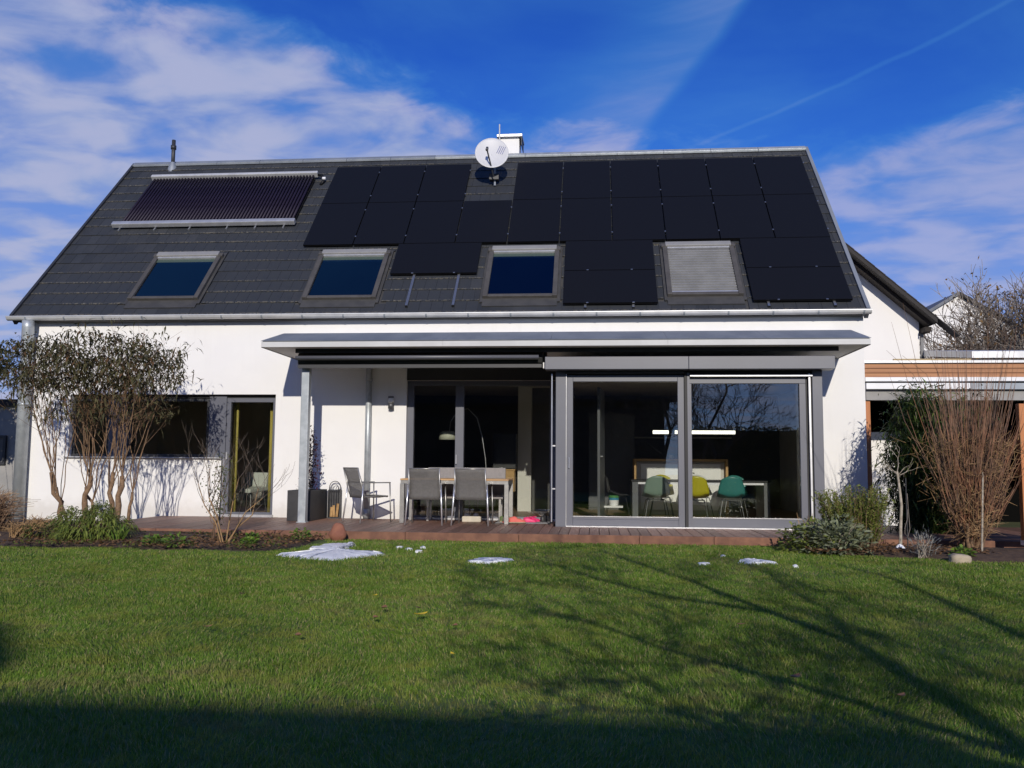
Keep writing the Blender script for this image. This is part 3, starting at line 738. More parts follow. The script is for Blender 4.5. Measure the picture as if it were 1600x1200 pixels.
# mounting rails left bare under the single panel, rail ends under the pairs
for i, u in enumerate((2.44, 3.28)):
    o = thing('mounting_rail', ('left', 'right')[i] + ' bare aluminium mounting rail below the single sideways panel', 'rail', RP(u, -2.18, .02), (TH, 0, 0), 'bare mounting rails')
    mb = MB(); mb.box(-.02, -.006, 0, 2.0, 0, .04); mb.box(.006, .02, 0, 2.0, 0, .04); mb.box(-.006, .006, 0, 2.0, 0, .02)
    mb.build('profile', 'clamp_metal', o); bx('end_cap', 'black_rubber', o, -.022, .022, -.012, .0, -.002, .043)
for i, u in enumerate((5.62, 6.45, 8.75, 9.85)):
    o = thing('mounting_rail', ('left', 'right')[i % 2] + ' rail end poking out under the ' + ('pair left of the shuttered roof window', 'pair at the right roof edge')[i//2], 'rail', RP(u, -2.27, .012), (TH, 0, 0), 'rail ends under the panel pairs')
    bx('profile', 'clamp_metal', o, -.02, .02, 0, 2.0, 0, .036); bx('end_cap', 'black_rubber', o, -.022, .022, -.012, .0, -.002, .038)

# ------------------------------------------------------------------ vacuum tube collector
co = thing('tube_collector', 'solar tube collector with purple-black glass tubes on left roof', 'solar collector', RP(COLL[0], COLL[2], 0), (TH, 0, 0))
Wc, Hc = COLL[1]-COLL[0], COLL[3]-COLL[2]
tm = MB().tube([(0, .12, .11), (0, Hc-.08, .11)], .024, 8).build('glass_tube', 'tube_glass', co, (.10, 0, 0), smooth=True)
nt = 52; stp = (Wc-.2)/(nt-1)
for k in range(1, nt): link('glass_tube', tm.data, co, (.10+k*stp, 0, 0))
bx('reflector', 'pv_frame', co, .06, Wc-.06, .1, Hc-.1, .045, .06)
bx('manifold', 'zinc_light', co, 0.02, Wc, Hc-.09, Hc, .06, .19, bevel=.015)
bx('foot_rail', 'bright_alu', co, -.09, Wc-.02, .0, .12, .05, .16, bevel=.02)
for u in (.08, .85, 1.6, 2.4, 3.0, 3.6): bx('hook', 'clamp_metal', co, u-.015, u+.015, -.1, .0, .02, .06)
MB().tube([(Wc+.0, Hc-.06, .12), (Wc+.1, Hc-.08, .10), (Wc+.16, Hc-.25, .06), (Wc+.1, Hc-.34, .02)], .03, 8).build('pipe_elbow', 'pv_frame', co, smooth=True)
MB().tube([(Wc+.13, Hc-.2, .1), (Wc+.2, Hc-.2, .1)], .035, 8).build('sensor_cap', 'white_metal', co, smooth=True)

# ------------------------------------------------------------------ satellite dish
ds = thing('satellite_dish', 'round off-white satellite dish with blue stripes in front of the chimney', 'satellite dish', (3.615, 2.62, 7.16))
aim = Vector((.10, -.93, .36)).normalized()
q = aim.to_track_quat('Z', 'Y').to_matrix().to_4x4(); q.translation = Vector((0, -.05, .36))
mb = MB(); n = 36
for i, t in enumerate(np.linspace(0, 1, 9)):
    for k in range(n):
        a_ = 2*math.pi*k/n; mb.v.append(tuple(q @ Vector((.355*t*math.cos(a_), .40*t*math.sin(a_), .075*t*t))))
for i in range(8):
    for k in range(n): mb.f.append((i*n+k, i*n+(k+1) % n, (i+1)*n+(k+1) % n, (i+1)*n+k))
mb.build('reflector', 'dish', ds, smooth=True, solid=.008)
mb = MB()
right_d = Vector((1, 0, 0)); up_d = Vector((0, .36, .93)).normalized()
for k in range(4):
    a0 = Vector((.10+.035*k, 0, 0)); zc = .10
    pts = []
    for t in np.linspace(0, 1, 5):
        x = .10+.038*k+.075*t; y = .045+.17*t-.018*k
        rr = (x/.355)**2+(y/.40)**2
        pts.append(q @ Vector((x, y, .075*rr+.008)))
    mb.tube(pts, .0055, 5)
# which local axis is up differs with the track quaternion: stripes sit in the upper right of the face
st = mb.build('stripe_mark', 'blue_mark', ds)
arm0 = Vector((.05, -.10, -.13)); lnb = Vector((-.06, -.42, .36))
MB().tube([arm0, lnb], .016, 8).build('feed_arm', 'alu_dark', ds)
MB().tube([lnb+Vector((0, .0, -.02)), lnb+Vector((0, .07, .05))], .03, 10).build('receiver', 'lamp_grey', ds, smooth=True)
MB().tube([(.05, .12, -.25), (.05, .12, .35)], .024, 8).tube([(.05, .12, .2), (.0, .0, .3)], .03, 8).build('mast', 'zinc', ds)
bx('base_plate', 'alu_dark', ds, -.06, .14, .02, .2, -.14, -.02)
an = MB().tube([(3.655, 3.66, 7.8), (3.655, 3.66, 8.62)], .016, 8).build('aerial_mast', 'zinc_light'); tag(an, 'thin grey aerial mast sticking up left of the chimney', 'mast')

# ------------------------------------------------------------------ canopy
cn_ = thing('terrace_canopy', 'grey zinc canopy roof across the terrace and glazed bay', 'canopy')
x0, x1, yf = .452, 9.92, -1.87
mb = MB().prism([(yf+.004, 2.935), (-.85, 3.215), (-.133, 3.235), (-.133, 2.87), (yf+.004, 2.87)], x0+.004, x1-.004, 'x'); mb.build('roof_deck', 'zinc', cn_)
xs = [x0-.01, 1.9, 3.4, 5.1, 6.9, 8.4, x1+.01]
for i in range(6):
    mb = MB(); a_, b_ = xs[i]+.002, xs[i+1]-.002
    sl = (3.215-2.935)/(1.87-.85)
    mb.v += [(a_, yf-.02, 2.942), (b_, yf-.02, 2.942), (b_, -.85, 2.942+sl*1.0), (a_, -.85, 2.942+sl*1.0), (a_, -.142, 3.245), (b_, -.142, 3.245)]
    mb.f += [(0, 1, 2, 3), (3, 2, 5, 4)]
    o = mb.build('roof_sheet', 'zinc', cn_, solid=.006)
    if i: bx('seam', 'zinc', cn_, xs[i]-.008, xs[i]+.008, -.87, -.83, 3.2, 3.265) if 0 else None
for k, (a_, b_) in enumerate(((x0, 3.4), (3.404, 6.9), (6.904, x1))):
    bx('fascia', 'fascia_white', cn_, a_, b_, yf-.012, yf+.002, 2.845, 2.93)
bx('soffit', 'soffit', cn_, x0+.01, x1-.01, yf+.004, -.134, 2.848, 2.868)
bx('edge_trim', 'alu_dark', cn_, x0-.004, x0+.008, yf, -.136, 2.838, 2.93); bx('edge_trim', 'alu_dark', cn_, x1-.008, x1+.004, yf, -.136, 2.838, 2.93)
post = bx('post', 'galvanised', cn_, .955, 1.085, -1.37, -1.24, DECK, 2.846, bevel=.01)
bx('base_plate', 'galvanised', post, .94, 1.10, -1.385, -1.225, DECK, DECK+.012)
aw = thing('awning_cassette', 'closed dark awning cassette under the left half of the canopy', 'awning')
MB().prism([(-1.50, 2.62), (-1.515, 2.70), (-1.49, 2.78), (-1.43, 2.835), (-1.2, 2.843), (-1.2, 2.60), (-1.45, 2.58)], .93, 4.955, 'x').build('housing', 'awning_case', aw, bevel=.01)
MB().tube([(.95, -1.66, 2.70), (4.90, -1.66, 2.70)], .03, 10).build('front_bar', 'alu_grey', aw, smooth=True)
bx('valance_rail', 'alu_dark', aw, .94, 4.94, -1.52, -1.44, 2.545, 2.60)
bx('end_cap', 'white_metal', aw, 4.957, 4.99, -1.5, -1.4, 2.53, 2.63, bevel=.01)
bx('shade_board', 'black_rubber', cn_, .93, 9.52, -1.63, -1.60, 2.78, 2.846); bx('beam', 'alu_dark', aw, .95, 5.0, -1.2, -1.0, 2.62, 2.845)  # black board below the soffit is added to stand in for shade
wl = thing('wall_lamp', 'small dark outdoor wall lamp beside the terrace door', 'lamp', (2.20, -.13, 1.98))
MB().tube([(0, -.09, -.02), (0, -.09, .09)], .05, 14).build('body', 'lamp_grey', wl, smooth=True)
MB().tube([(0, -.09, .09), (0, -.09, .17)], .052, 14).build('diffuser', 'opal', wl, smooth=True)
MB().tube([(0, -.09, .17), (0, -.09, .20)], .05, 14).build('lamp_cap', 'lamp_grey', wl, smooth=True)
bx('bracket', 'lamp_grey', wl, -.03, .03, -.06, -.001, 0, .1)

# ------------------------------------------------------------------ terrace deck
deck = bx('terrace_deck', 'joist', None, -2.0, 13.0, -2.95, -.135, -.12, DECK-.03); tag(deck, kind='structure')
pw_ = .145; k = 0; x = -1.98
pl = []
while x < 12.9:
    ya = -2.975; yb = -.137
    if 5.10 < x < 9.34: yb = BY-.055
    key = round(yb, 2)
    m_ = [q_ for q_ in pl if q_[0] == key]
    if not m_:
        o = MB().box(0, pw_-.008, 0, yb-ya, -.024, 0).build('plank', 'deck_wood', deck, (x, ya, DECK), bevel=.003); pl.append((key, o.data))
    else: link('plank', m_[0][1], deck, (x, ya, DECK + random.uniform(-.0015, .0015)), bevel=.003)
    x += pw_
xs = [-2.02, -.6, .35, 1.25, 3.1, 4.72, 6.4, 7.42, 8.9, 10.4, 12.0, 13.4]
for i in range(len(xs)-1):
    MB().box(0, xs[i+1]-xs[i]-.006, 0, .03, 0, .20).build('edging_panel', 'corten', deck, (xs[i], -3.012, LAWN-.09), bevel=.003)

# ------------------------------------------------------------------ beds
def bed(name, pts, z, lab):
    mb = MB(); n = len(pts); cx = sum(p[0] for p in pts)/n; cy = sum(p[1] for p in pts)/n
    rings = 7
    for r_ in range(rings+1):
        t = r_/rings
        for p in pts:
            mb.v.append((cx+(p[0]-cx)*t, cy+(p[1]-cy)*t, z*(1-t**3)+LAWN-.02 + (random.uniform(-.012, .016) if r_ < rings else 0)))
    for r_ in range(rings):
        for k in range(n): mb.f.append((r_*n+k, r_*n+(k+1) % n, (r_+1)*n+(k+1) % n, (r_+1)*n+k))
    o = mb.build(name, 'soil', smooth=True); tag(o, kind='structure'); return o
def ring(corners, step=.25, jit=.05):
    out = []
    for i in range(len(corners)):
        a_, b_ = Vector(corners[i]), Vector(corners[(i+1) % len(corners)]); n = max(1, int((b_-a_).length/step))
        for k in range(n):
            p = a_.lerp(b_, k/n); out.append((p.x+random.uniform(-jit, jit), p.y+random.uniform(-jit, jit)))
    return out
BEDL = [(-7, -4.85), (-.6, -4.85), (.4, -4.9), (1.2, -4.9), (1.85, -4.75), (2.05, -4.3), (2.1, -3.5), (2.0, -3.03), (-2.03, -3.03), (-2.03, -.02), (-7, -.02)]
bed('flower_bed', ring(BEDL), .11, '')
BEDR = [(8.25, -3.03), (8.2, -3.6), (8.5, -4.0), (9.3, -4.2), (10.0, -4.75), (11.2, -4.8), (12.5, -4.6), (12.5, -3.03)]
bed('flower_bed', ring(BEDR), .08, '')
# leaf litter on the beds (nobody could count it)
def litter(name, xr, yr, n, z):
    p = np.stack([rng.uniform(*xr, n), rng.uniform(*yr, n), rng.uniform(z, z+.03, n)], 1)
    o = link(name, leaf_mesh(name, p, rnd_dirs(n, -.2, .35), rng.uniform(.03, .07, n), rng.uniform(.02, .04, n), .3, 'litter'))
    tag(o, kind='stuff'); return o
tag(litter('leaf_litter', (-1.8, 2.0), (-4.95, -3.1), 3600, LAWN+.05), 'brown dead leaf litter on the left flower bed', 'leaf litter')
tag(litter('leaf_litter', (8.4, 10.6), (-4.3, -3.1), 1800, LAWN+.05), 'brown dead leaf litter on the right flower bed', 'leaf litter')

n = 1600; p = np.stack([rng.uniform(-1.9, 1.95, n), rng.choice([-4.95, -4.6, -3.3, -3.15, -3.9], n)+rng.normal(0, .16, n), rng.uniform(LAWN+.04, LAWN+.09, n)], 1)
p = p[(p[:, 1] < -3.04) & (np.sin(p[:, 0]*4.1)+np.sin(p[:, 0]*9.7+p[:, 1]*5) > -.6)]
o = link('ground_cover', leaf_mesh('ground_cover', p, rnd_dirs(len(p), .1, .9), rng.uniform(.03, .08, len(p)), rng.uniform(.012, .03, len(p)), .4, 'climber_leaf')); tag(o, 'patchy low green weeds over the left flower bed', 'ground cover', kind='stuff')
# ------------------------------------------------------------------ grass
def inside(poly, x, y):
    c = np.zeros(len(x), bool); n = len(poly)
    for i in range(n):
        x1_, y1_ = poly[i]; x2_, y2_ = poly[(i+1) % n]
        cond = ((y1_ > y) != (y2_ > y)) & (x < (x2_-x1_)*(y-y1_)/((y2_-y1_) or 1e-9)+x1_)
        c ^= cond
    return c
def hash_noise(x, y, s, seed):
    r_ = np.random.default_rng(seed); tab = r_.uniform(0, 1, (64, 64)); fx, fy = x/s, y/s
    ix, iy = np.floor(fx).astype(int), np.floor(fy).astype(int); tx, ty = fx-ix, fy-iy; tx = tx*tx*(3-2*tx); ty = ty*ty*(3-2*ty)
    g_ = lambda a, b: tab[a % 64, b % 64]
    return (g_(ix, iy)*(1-tx)+g_(ix+1, iy)*tx)*(1-ty)+(g_(ix, iy+1)*(1-tx)+g_(ix+1, iy+1)*tx)*ty
def grass():
    X, Y = [], []
    for ya, yb, n in ((-13.2, -11.3, 90000), (-11.3, -9.0, 180000), (-9.0, -6.5, 160000), (-6.5, -3.02, 150000)):
        y = rng.uniform(ya, yb, n); d = y+15.5; half = d*.66+.6
        x = 5.78-.094*d + rng.uniform(-1, 1, n)*half
        X.append(x); Y.append(y)
    x = np.concatenate(X); y = np.concatenate(Y)
    edge_n = (hash_noise(x, y, .18, 5)-.5)*.3 + (hash_noise(x, y, .5, 6)-.5)*.35
    ok = ~inside(BEDL, x+edge_n, y+edge_n) & ~inside(BEDR, x+edge_n, y+edge_n) & (y < -3.03)
    x, y = x[ok], y[ok]; n = len(x); d = y+15.5
    big = hash_noise(x, y, .9, 3)*.6+hash_noise(x, y, .28, 4)*.4
    h = (.006+.015*big)*rng.uniform(.5, 1.5, n); w = .0017+.00046*d
    th = rng.uniform(0, 2*math.pi, n); ln = rng.uniform(.5, 2.0, n)*h
    base = np.stack([x, y, np.full(n, LAWN-.015)], 1); face = np.stack([np.cos(th), np.sin(th), np.zeros(n)], 1)
    lt = th + math.pi/2 + rng.normal(0, .5, n)
    lean = np.stack([np.cos(lt), np.sin(lt), np.zeros(n)], 1)*ln[:, None]
    lean[:, 0] += (hash_noise(x, y, .45, 8)-.5)*.035; lean[:, 1] += (hash_noise(x, y, .45, 9)-.5)*.035
    up = np.zeros((n, 3)); up[:, 2] = h+.015
    sw = face*w[:, None]*.5
    mid = base+up*.6+lean*.35; tip = base+up+lean
    V = np.concatenate([base-sw, base+sw, mid+sw*.8, mid-sw*.8, tip], 1).reshape(-1, 3)
    i = np.arange(n)*5
    o = link('grass', npmesh('grass', V, np.stack([i, i+1, i+2, i+3], 1), np.stack([i+3, i+2, i+4], 1), 'grass'))
    tag(o, 'short green lawn grass in front of the terrace', 'grass', kind='stuff')
grass()

# ------------------------------------------------------------------ snow remnants and fallen leaves
def snow(name, corners, h, lab):
    cx = sum(p[0] for p in corners)/len(corners); cy = sum(p[1] for p in corners)/len(corners)
    pts = ring(corners, .045, .035); mb = MB(); n = len(pts); rings = 7
    base = LAWN+.006
    for r_ in range(rings+1):
        t = r_/rings
        for k, p in enumerate(pts):
            z = h*math.sqrt(max(0, 1-t**2.4))*(.75+.27*math.sin(p[0]*9+t*4)*math.cos(p[1]*8+t*3)) + random.uniform(-.004, .005)*(t > 0)
            mb.v.append((cx+(p[0]-cx)*t, cy+(p[1]-cy)*t, base+max(z, 0)-(.03 if r_ == rings else 0)))
    for r_ in range(rings):
        for k in range(n): mb.f.append((r_*n+k, r_*n+(k+1) % n, (r_+1)*n+(k+1) % n, (r_+1)*n+k))
    o = mb.build(name, 'snow', smooth=True); tag(o, lab, 'snow', 'melting snow patches on the lawn'); return o
snow('snow_patch', [(2.01, -5.25), (2.48, -5.62), (2.87, -5.75), (3.12, -5.25), (3.3, -4.95), (2.85, -4.75), (2.62, -4.5), (2.66, -3.95), (2.50, -3.5), (2.25, -3.7), (2.12, -4.3), (2.3, -4.8)], .026, 'largest melting snow patch on the lawn beside the red boulder')
snow('snow_patch', [(4.36, -5.6), (4.6, -5.75), (4.72, -5.55), (4.9, -5.35), (4.66, -5.2), (4.45, -5.28)], .018, 'narrow snow patch on the lawn in front of the outdoor table')
snow('snow_patch', [(7.40, -5.15), (7.55, -4.75), (7.72, -5.0), (7.82, -5.15), (7.6, -5.3)], .018, 'snow patch on the lawn in front of the right bay door')
for x, y, l in ((3.26, -4.1, 'leftmost tiny snow crumb near the terrace edge'), (3.42, -4.3, 'tiny snow crumb, second from left near the terrace edge'), (3.6, -4.55, 'tiny snow crumb nearest the camera below the outdoor chairs'), (3.56, -4.05, 'rightmost tiny snow crumb of the four near the terrace edge'),
             (7.33, -4.55, 'small snow crumb just left of the patch before the bay'), (7.95, -5.5, 'small snow crumb right of the patch before the bay'), (6.98, -5.4, 'small snow crumb left of the bay mullion on the lawn')):
    r_ = random.uniform(.03, .055)
    snow('snow_crumb', [(x+r_*math.cos(t)*random.uniform(.6, 1.4), y+1.5*r_*math.sin(t)*random.uniform(.6, 1.3)) for t in np.linspace(0, 2*math.pi, 7)[:-1]], .012, l)
LV = [(2.99, -8.6, 'leaf_dark', .05, 'dark red fallen leaf on the left of the lawn'), (4.26, -9.11, 'leaf_brown', .07, 'tan curled leaf left of the yellow leaf on the lawn'), (4.30, -9.52, 'leaf_brown', .06, 'brown fallen leaf just nearer than the tan curled one'),
      (4.58, -9.36, 'leaf_yellow', .085, 'bright yellow fallen leaf in the middle of the lawn'), (3.33, -9.99, 'leaf_brown', .05, 'small tan leaf farthest left on the near lawn'), (3.99, -10.19, 'leaf_brown', .06, 'tan fallen leaf left of centre on the near lawn'),
      (4.88, -9.74, 'leaf_brown', .055, 'tan fallen leaf right of the bright yellow leaf'), (4.05, -8.54, 'leaf_yellow', .045, 'small pale yellow leaf beyond the bright yellow one'), (4.51, -9.08, 'leaf_dark', .04, 'dark red leaf next to the bright yellow leaf'),
      (7.18, -11.2, 'leaf_brown', .05, 'brown leaf among tree shadows at lower right'), (6.77, -10.9, 'leaf_brown', .07, 'brown leaf below the thick branch shadow'), (6.74, -9.44, 'leaf_brown', .05, 'brown leaf within the crossing branch shadows'), (5.0, -10.59, 'leaf_yellow', .04, 'tiny yellow leaf near the lower centre of the lawn')]
for x, y, mt, s_, lab in LV:
    s_ *= .62
    mb = MB(); a_ = random.uniform(0, 6.28)
    def lf_(i, j):
        u = i*2-1; w = math.sin(math.pi*min(1, i*1.02))**.7*.42*(j*2-1)
        lx, ly = u*s_, w*s_*1.3
        return (lx*math.cos(a_)-ly*math.sin(a_), lx*math.sin(a_)+ly*math.cos(a_), .018+s_*.35*(u*u*.6+(j*2-1)**2*.3))
    mb.grid(lf_, 8, 4)
    o = mb.build('fallen_leaf', mt, None, (x, y, LAWN+.03), smooth=True); tag(o, lab, 'leaf', 'fallen leaves on the lawn')

# ------------------------------------------------------------------ stones
def rock(name, mt, c, s_, lab, seed):
    r_ = random.Random(seed); mb = MB(); nu, nv = 18, 12
    ph = [r_.uniform(0, 6) for _ in range(6)]
    def fn(a_, b_):
        t = a_*2*math.pi; p = b_*math.pi - math.pi/2
        d = Vector((math.cos(t)*math.cos(p), math.sin(t)*math.cos(p), math.sin(p)))
        k = 1+.10*math.sin(3*d.x+ph[0])+.09*math.sin(4*d.y+ph[1])+.08*math.sin(5*d.z+ph[2])+.04*math.sin(9*d.x+7*d.z+ph[3])
        return (c[0]+d.x*s_[0]*k, c[1]+d.y*s_[1]*k, c[2]+d.z*s_[2]*k)
    mb.grid(fn, nu, nv); o = mb.build(name, mt, smooth=True); tag(o, lab, 'stone'); return o
rock('boulder', 'boulder_red', (2.18, -3.2, .01), (.128, .12, .135), 'rounded rust red boulder at the terrace corner by the big snow patch', 3)
rock('stone', 'stone_pale', (9.98, -4.75, LAWN+.03), (.125, .1, .075), 'pale sandy stone at the front of the right flower bed', 5)

# ------------------------------------------------------------------ terrace furniture
def armchair_frame(name, lab, loc, rz, group):
    o = thing(name, lab, 'chair', loc, (0, 0, rz), group)
    w = .27
    MB().grid(lambda i, j: ((i*2-1)*.235, -.20+.42*j, .425-.02*math.sin(math.pi*j)+.012*(j > .9)), 6, 8).build('seat', 'chair_mesh', o, solid=.008, smooth=True)
    MB().grid(lambda i, j: ((i*2-1)*.235, -.215-.13*j+.025*math.sin(math.pi*j), .40+.49*j), 6, 8).build('backrest', 'chair_mesh', o, solid=.008, smooth=True)
    mb = MB()
    for s in (-1, 1):
        mb.tube([(s*.245, .23, .43), (s*.245, -.20, .42), (s*.245, -.24, .50), (s*.245, -.345, .895)], .011, 8)
    mb.tube([(-.245, -.345, .892), (.245, -.345, .892)], .010, 8).tube([(-.245, .22, .42), (.245, .22, .42)], .010, 8).tube([(-.245, -.2, .415), (.245, -.2, .415)], .010, 8)
    mb.build('frame', 'steel_leg', o, smooth=True)
    for s in (-1, 1):
        MB().tube([(s*.265, .25, .645), (s*.275, .26, .3), (s*.28, .27, 0)], .0115, 8).build('leg', 'steel_leg', o, smooth=True)
        MB().tube([(s*.262, -.245, .64), (s*.275, -.27, .36), (s*.295, -.31, 0)], [.013, .014, .013], 8).build('leg', 'silver_leg', o, smooth=True)
        bx('armrest', 'steel_leg', o, s*.265-.018, s*.265+.018, -.26, .26, .643, .662, bevel=.004)
    return o
G_OUT = 'outdoor armchairs around the terrace table'
armchair_frame('garden_chair', 'grey mesh garden chair, left of the two with backs to the lawn', (3.075, -1.30, DECK), R(2), G_OUT)
armchair_frame('garden_chair', 'grey mesh garden chair, right of the two with backs to the lawn', (3.83, -1.28, DECK), R(-2), G_OUT)
armchair_frame('garden_chair', 'grey mesh garden chair standing alone at the left table end', (2.02, -.95, DECK), R(-46), G_OUT)
tb = thing('garden_table', 'outdoor table with teak slat top and brushed steel legs', 'table', (3.49, -.72, DECK))
for k in range(7):
    MB().box(-.895, .895, 0, .112, 0, .026).build('slat', 'teak', tb, (0, -.42+k*.1205, .70), bevel=.003)
ap = MB(); frame_boxes(ap, -.89, .89, -.41, .41, 0, .05, .03); 
mbx = MB(); mbx.box(-.89, .89, -.41, -.38, .645, .699); mbx.box(-.89, .89, .38, .41, .645, .699); mbx.box(-.89, -.86, -.38, .38, .645, .699); mbx.box(.86, .89, -.38, .38, .645, .699)
mbx.build('apron', 'steel_leg', tb)
for sx in (-1, 1):
    for sy in (-1, 1): bx('leg', 'steel_leg', tb, sx*.862-.036, sx*.862+.036, sy*.378-.036, sy*.378+.036, 0, .644, bevel=.004)
bn = thing('garden_bench', 'low grey fabric bench with backrest behind the terrace table', 'bench', (3.56, -.22, DECK))
bx('backrest', 'bench_fabric', bn, -.68, .68, .02, .08, .42, .905, bevel=.012); bx('seat', 'bench_fabric', bn, -.68, .68, -.3, .018, .38, .44, bevel=.012)
for sx in (-1, 1):
    for yy in (-.27, .0): bx('leg', 'steel_leg', bn, sx*.62-.018, sx*.62+.018, yy-.018, yy+.018, 0, .379)
# crate of shoes under the table, shoes, mat
bxc = thing('storage_box', 'cream woven storage box under the right end of the table', 'box', (3.72, -.62, DECK), (0, 0, R(4)))
MB().box(-.16, .16, -.12, .12, 0, .10).build('tray', 'crate_cream', bxc, bevel=.02)
for k in range(2): MB().tube([(-.08+.15*k, -.06, .101), (-.08+.15*k, .06, .101)], .05, 10).build('bundle', 'crate_cream', bxc, smooth=True)
dm = thing('door_mat', 'light grey doormat in front of the open terrace door', 'mat', (4.55, -.62, DECK)); bx('pile', 'mat_grey', dm, -.40, .48, -.28, .3, 0, .012, bevel=.003)
bx('border', 'black_rubber', dm, -.43, .51, -.31, .33, 0, .006)
def shoe(lab, x, y, rz, m1, m2, L=.27, low=False, z=DECK+.012):
    o = thing('shoe', lab, 'shoe', (x, y, z), (0, 0, rz), 'shoes by the terrace door')
    mb = MB(); n = 14
    secs = [(0, .028, .075), (.12, .036, .085), (.3, .038, .10), (.45, .04, .085), (.65, .046, .06), (.85, .045, .045), (.97, .032, .03), (1, .012, .02)]
    if low: secs = [(t, w*1.15, h*.75) for t, w, h in secs]
    for t, w, h in secs:
        for k in range(n):
            a_ = math.pi*k/(n-1); mb.v.append((w*math.cos(a_), (t-.5)*L, .012+h*max(0.0, math.sin(a_))**.7))
    for i in range(len(secs)-1):
        for k in range(n-1): mb.f.append((i*n+k, i*n+k+1, (i+1)*n+k+1, (i+1)*n+k))
    mb.f.append(tuple(range(n))[::-1])
    mb.build('upper', m1, o, smooth=True)
    sp = [((t-.5)*L*1.03, w*1.1) for t, w, h in secs]
    MB().prism([(w, y_) for y_, w in sp]+[(-w, y_) for y_, w in sp[::-1]], 0, .02, 'z').build('sole', m2, o)
    bx('strap', m2 if not low else m1, o, -.043, .043, -.01, .03, .075, .09, bevel=.004)
shoe('beige and coral running shoe nearest the table leg', 4.40, -.84, R(-70), 'shoe_beige', 'shoe_coral')
shoe('beige running shoe in front of the coral one on the doormat', 4.52, -.95, R(-80), 'shoe_coral', 'shoe_beige')
shoe('olive shoe behind the table leg on the doormat', 4.33, -.66, R(-75), 'shoe_olive', 'shoe_beige')
shoe('bright pink clog on the doormat, left one', 4.70, -.62, R(-85), 'shoe_pink', 'shoe_pink', .22, True)
shoe('bright pink clog on the doormat, right one', 4.76, -.50, R(-60), 'shoe_pink', 'shoe_pink', .22, True)
shoe('dark shoe against the bay corner', 4.97, -.45, R(-40), 'shell_dark', 'shell_dark', .26)
# planter with climber
pt = thing('planter', 'tall square anthracite planter trough behind the canopy post', 'planter', (.87, -.62, DECK), (0, 0, R(-2)))
fr = MB(); fr.box(-.20, .20, -.42, -.395, 0, .51); fr.box(-.20, .20, .395, .42, 0, .51); fr.box(-.20, -.175, -.395, .395, 0, .51); fr.box(.175, .20, -.395, .395, 0, .51); fr.box(-.175, .175, -.395, .395, .02, .06)
fr.build('trough', 'planter', pt, bevel=.006); bx('compost', 'soil', pt, -.174, .174, -.394, .394, .06, .46)
cl = thing('climber', 'sparse dark red climber growing up out of the anthracite planter', 'plant', (.93, -.68, DECK+.46))
mb = MB(); P_, D_ = [], []
for k in range(9):
    x0_, y0_ = random.uniform(-.06, .06), random.uniform(-.12, .12); hh = random.uniform(.7, 1.12)
    pts = bend((x0_, y0_, 0), (x0_*.4+random.uniform(-.05, .05), y0_*.5, hh), 8, .06); mb.tube(pts, .004, 4)
    for p in pts[1:]:
        for _ in range(8): P_.append(p+Vector((random.gauss(0, .035), random.gauss(0, .05), random.gauss(0, .045)))); D_.append((random.gauss(0, 1), random.gauss(0, 1), random.gauss(-.2, .5)))
for k in range(26):
    s_ = random.choice((-1, 1)); p = Vector((s_*random.uniform(.1, .22), random.uniform(-.2, .2), random.uniform(.0, .28))); P_.append(p); D_.append((random.gauss(0, 1), random.gauss(0, 1), .4))
mb.build('stem', 'bark_dark', cl); link('foliage', leaf_mesh('foliage', P_, D_, rng.uniform(.03, .055, len(P_)), rng.uniform(.025, .04, len(P_)), .5, 'dark_red_leaf'), cl)
rk = thing('fire_tool_rack', 'small arched iron rack with fireplace tools against the white wall', 'rack', (1.23, -.22, DECK))
mb = MB()
for s in (-1, 1): mb.tube([(s*.10, 0, 0), (s*.10, 0, .54)], .008, 6)
mb.tube([(.10*math.cos(t), 0, .54+.11*math.sin(t)) for t in np.linspace(0, math.pi, 12)], .007, 6).tube([(.07*math.cos(t), 0, .50+.10*math.sin(t)) for t in np.linspace(0, math.pi, 12)], .005, 6)
mb.box(-.108, .108, -.07, .07, 0, .02).box(-.108, -.104, -.06, .06, .02, .5).box(.104, .108, -.06, .06, .02, .5).tube([(-.1, 0, .48), (.1, 0, .48)], .006, 6)
mb.build('frame', 'iron', rk, smooth=False)
bx('back_plate', 'iron', rk, -.10, .10, .05, .058, .02, .5)
for k, xx in enumerate((-.06, -.02, .025, .065)):
    MB().tube([(xx, -.02, .08), (xx, -.02, .52), (xx+.012, -.02, .55)], .005, 6).build('tool', 'iron', rk)
for k in range(3): MB().tube([(-.05+.05*k, -.03, .03), (-.04+.05*k+random.uniform(-.02, .02), -.02, .20+.03*k)], .024, 6).build('log', 'firewood', rk)

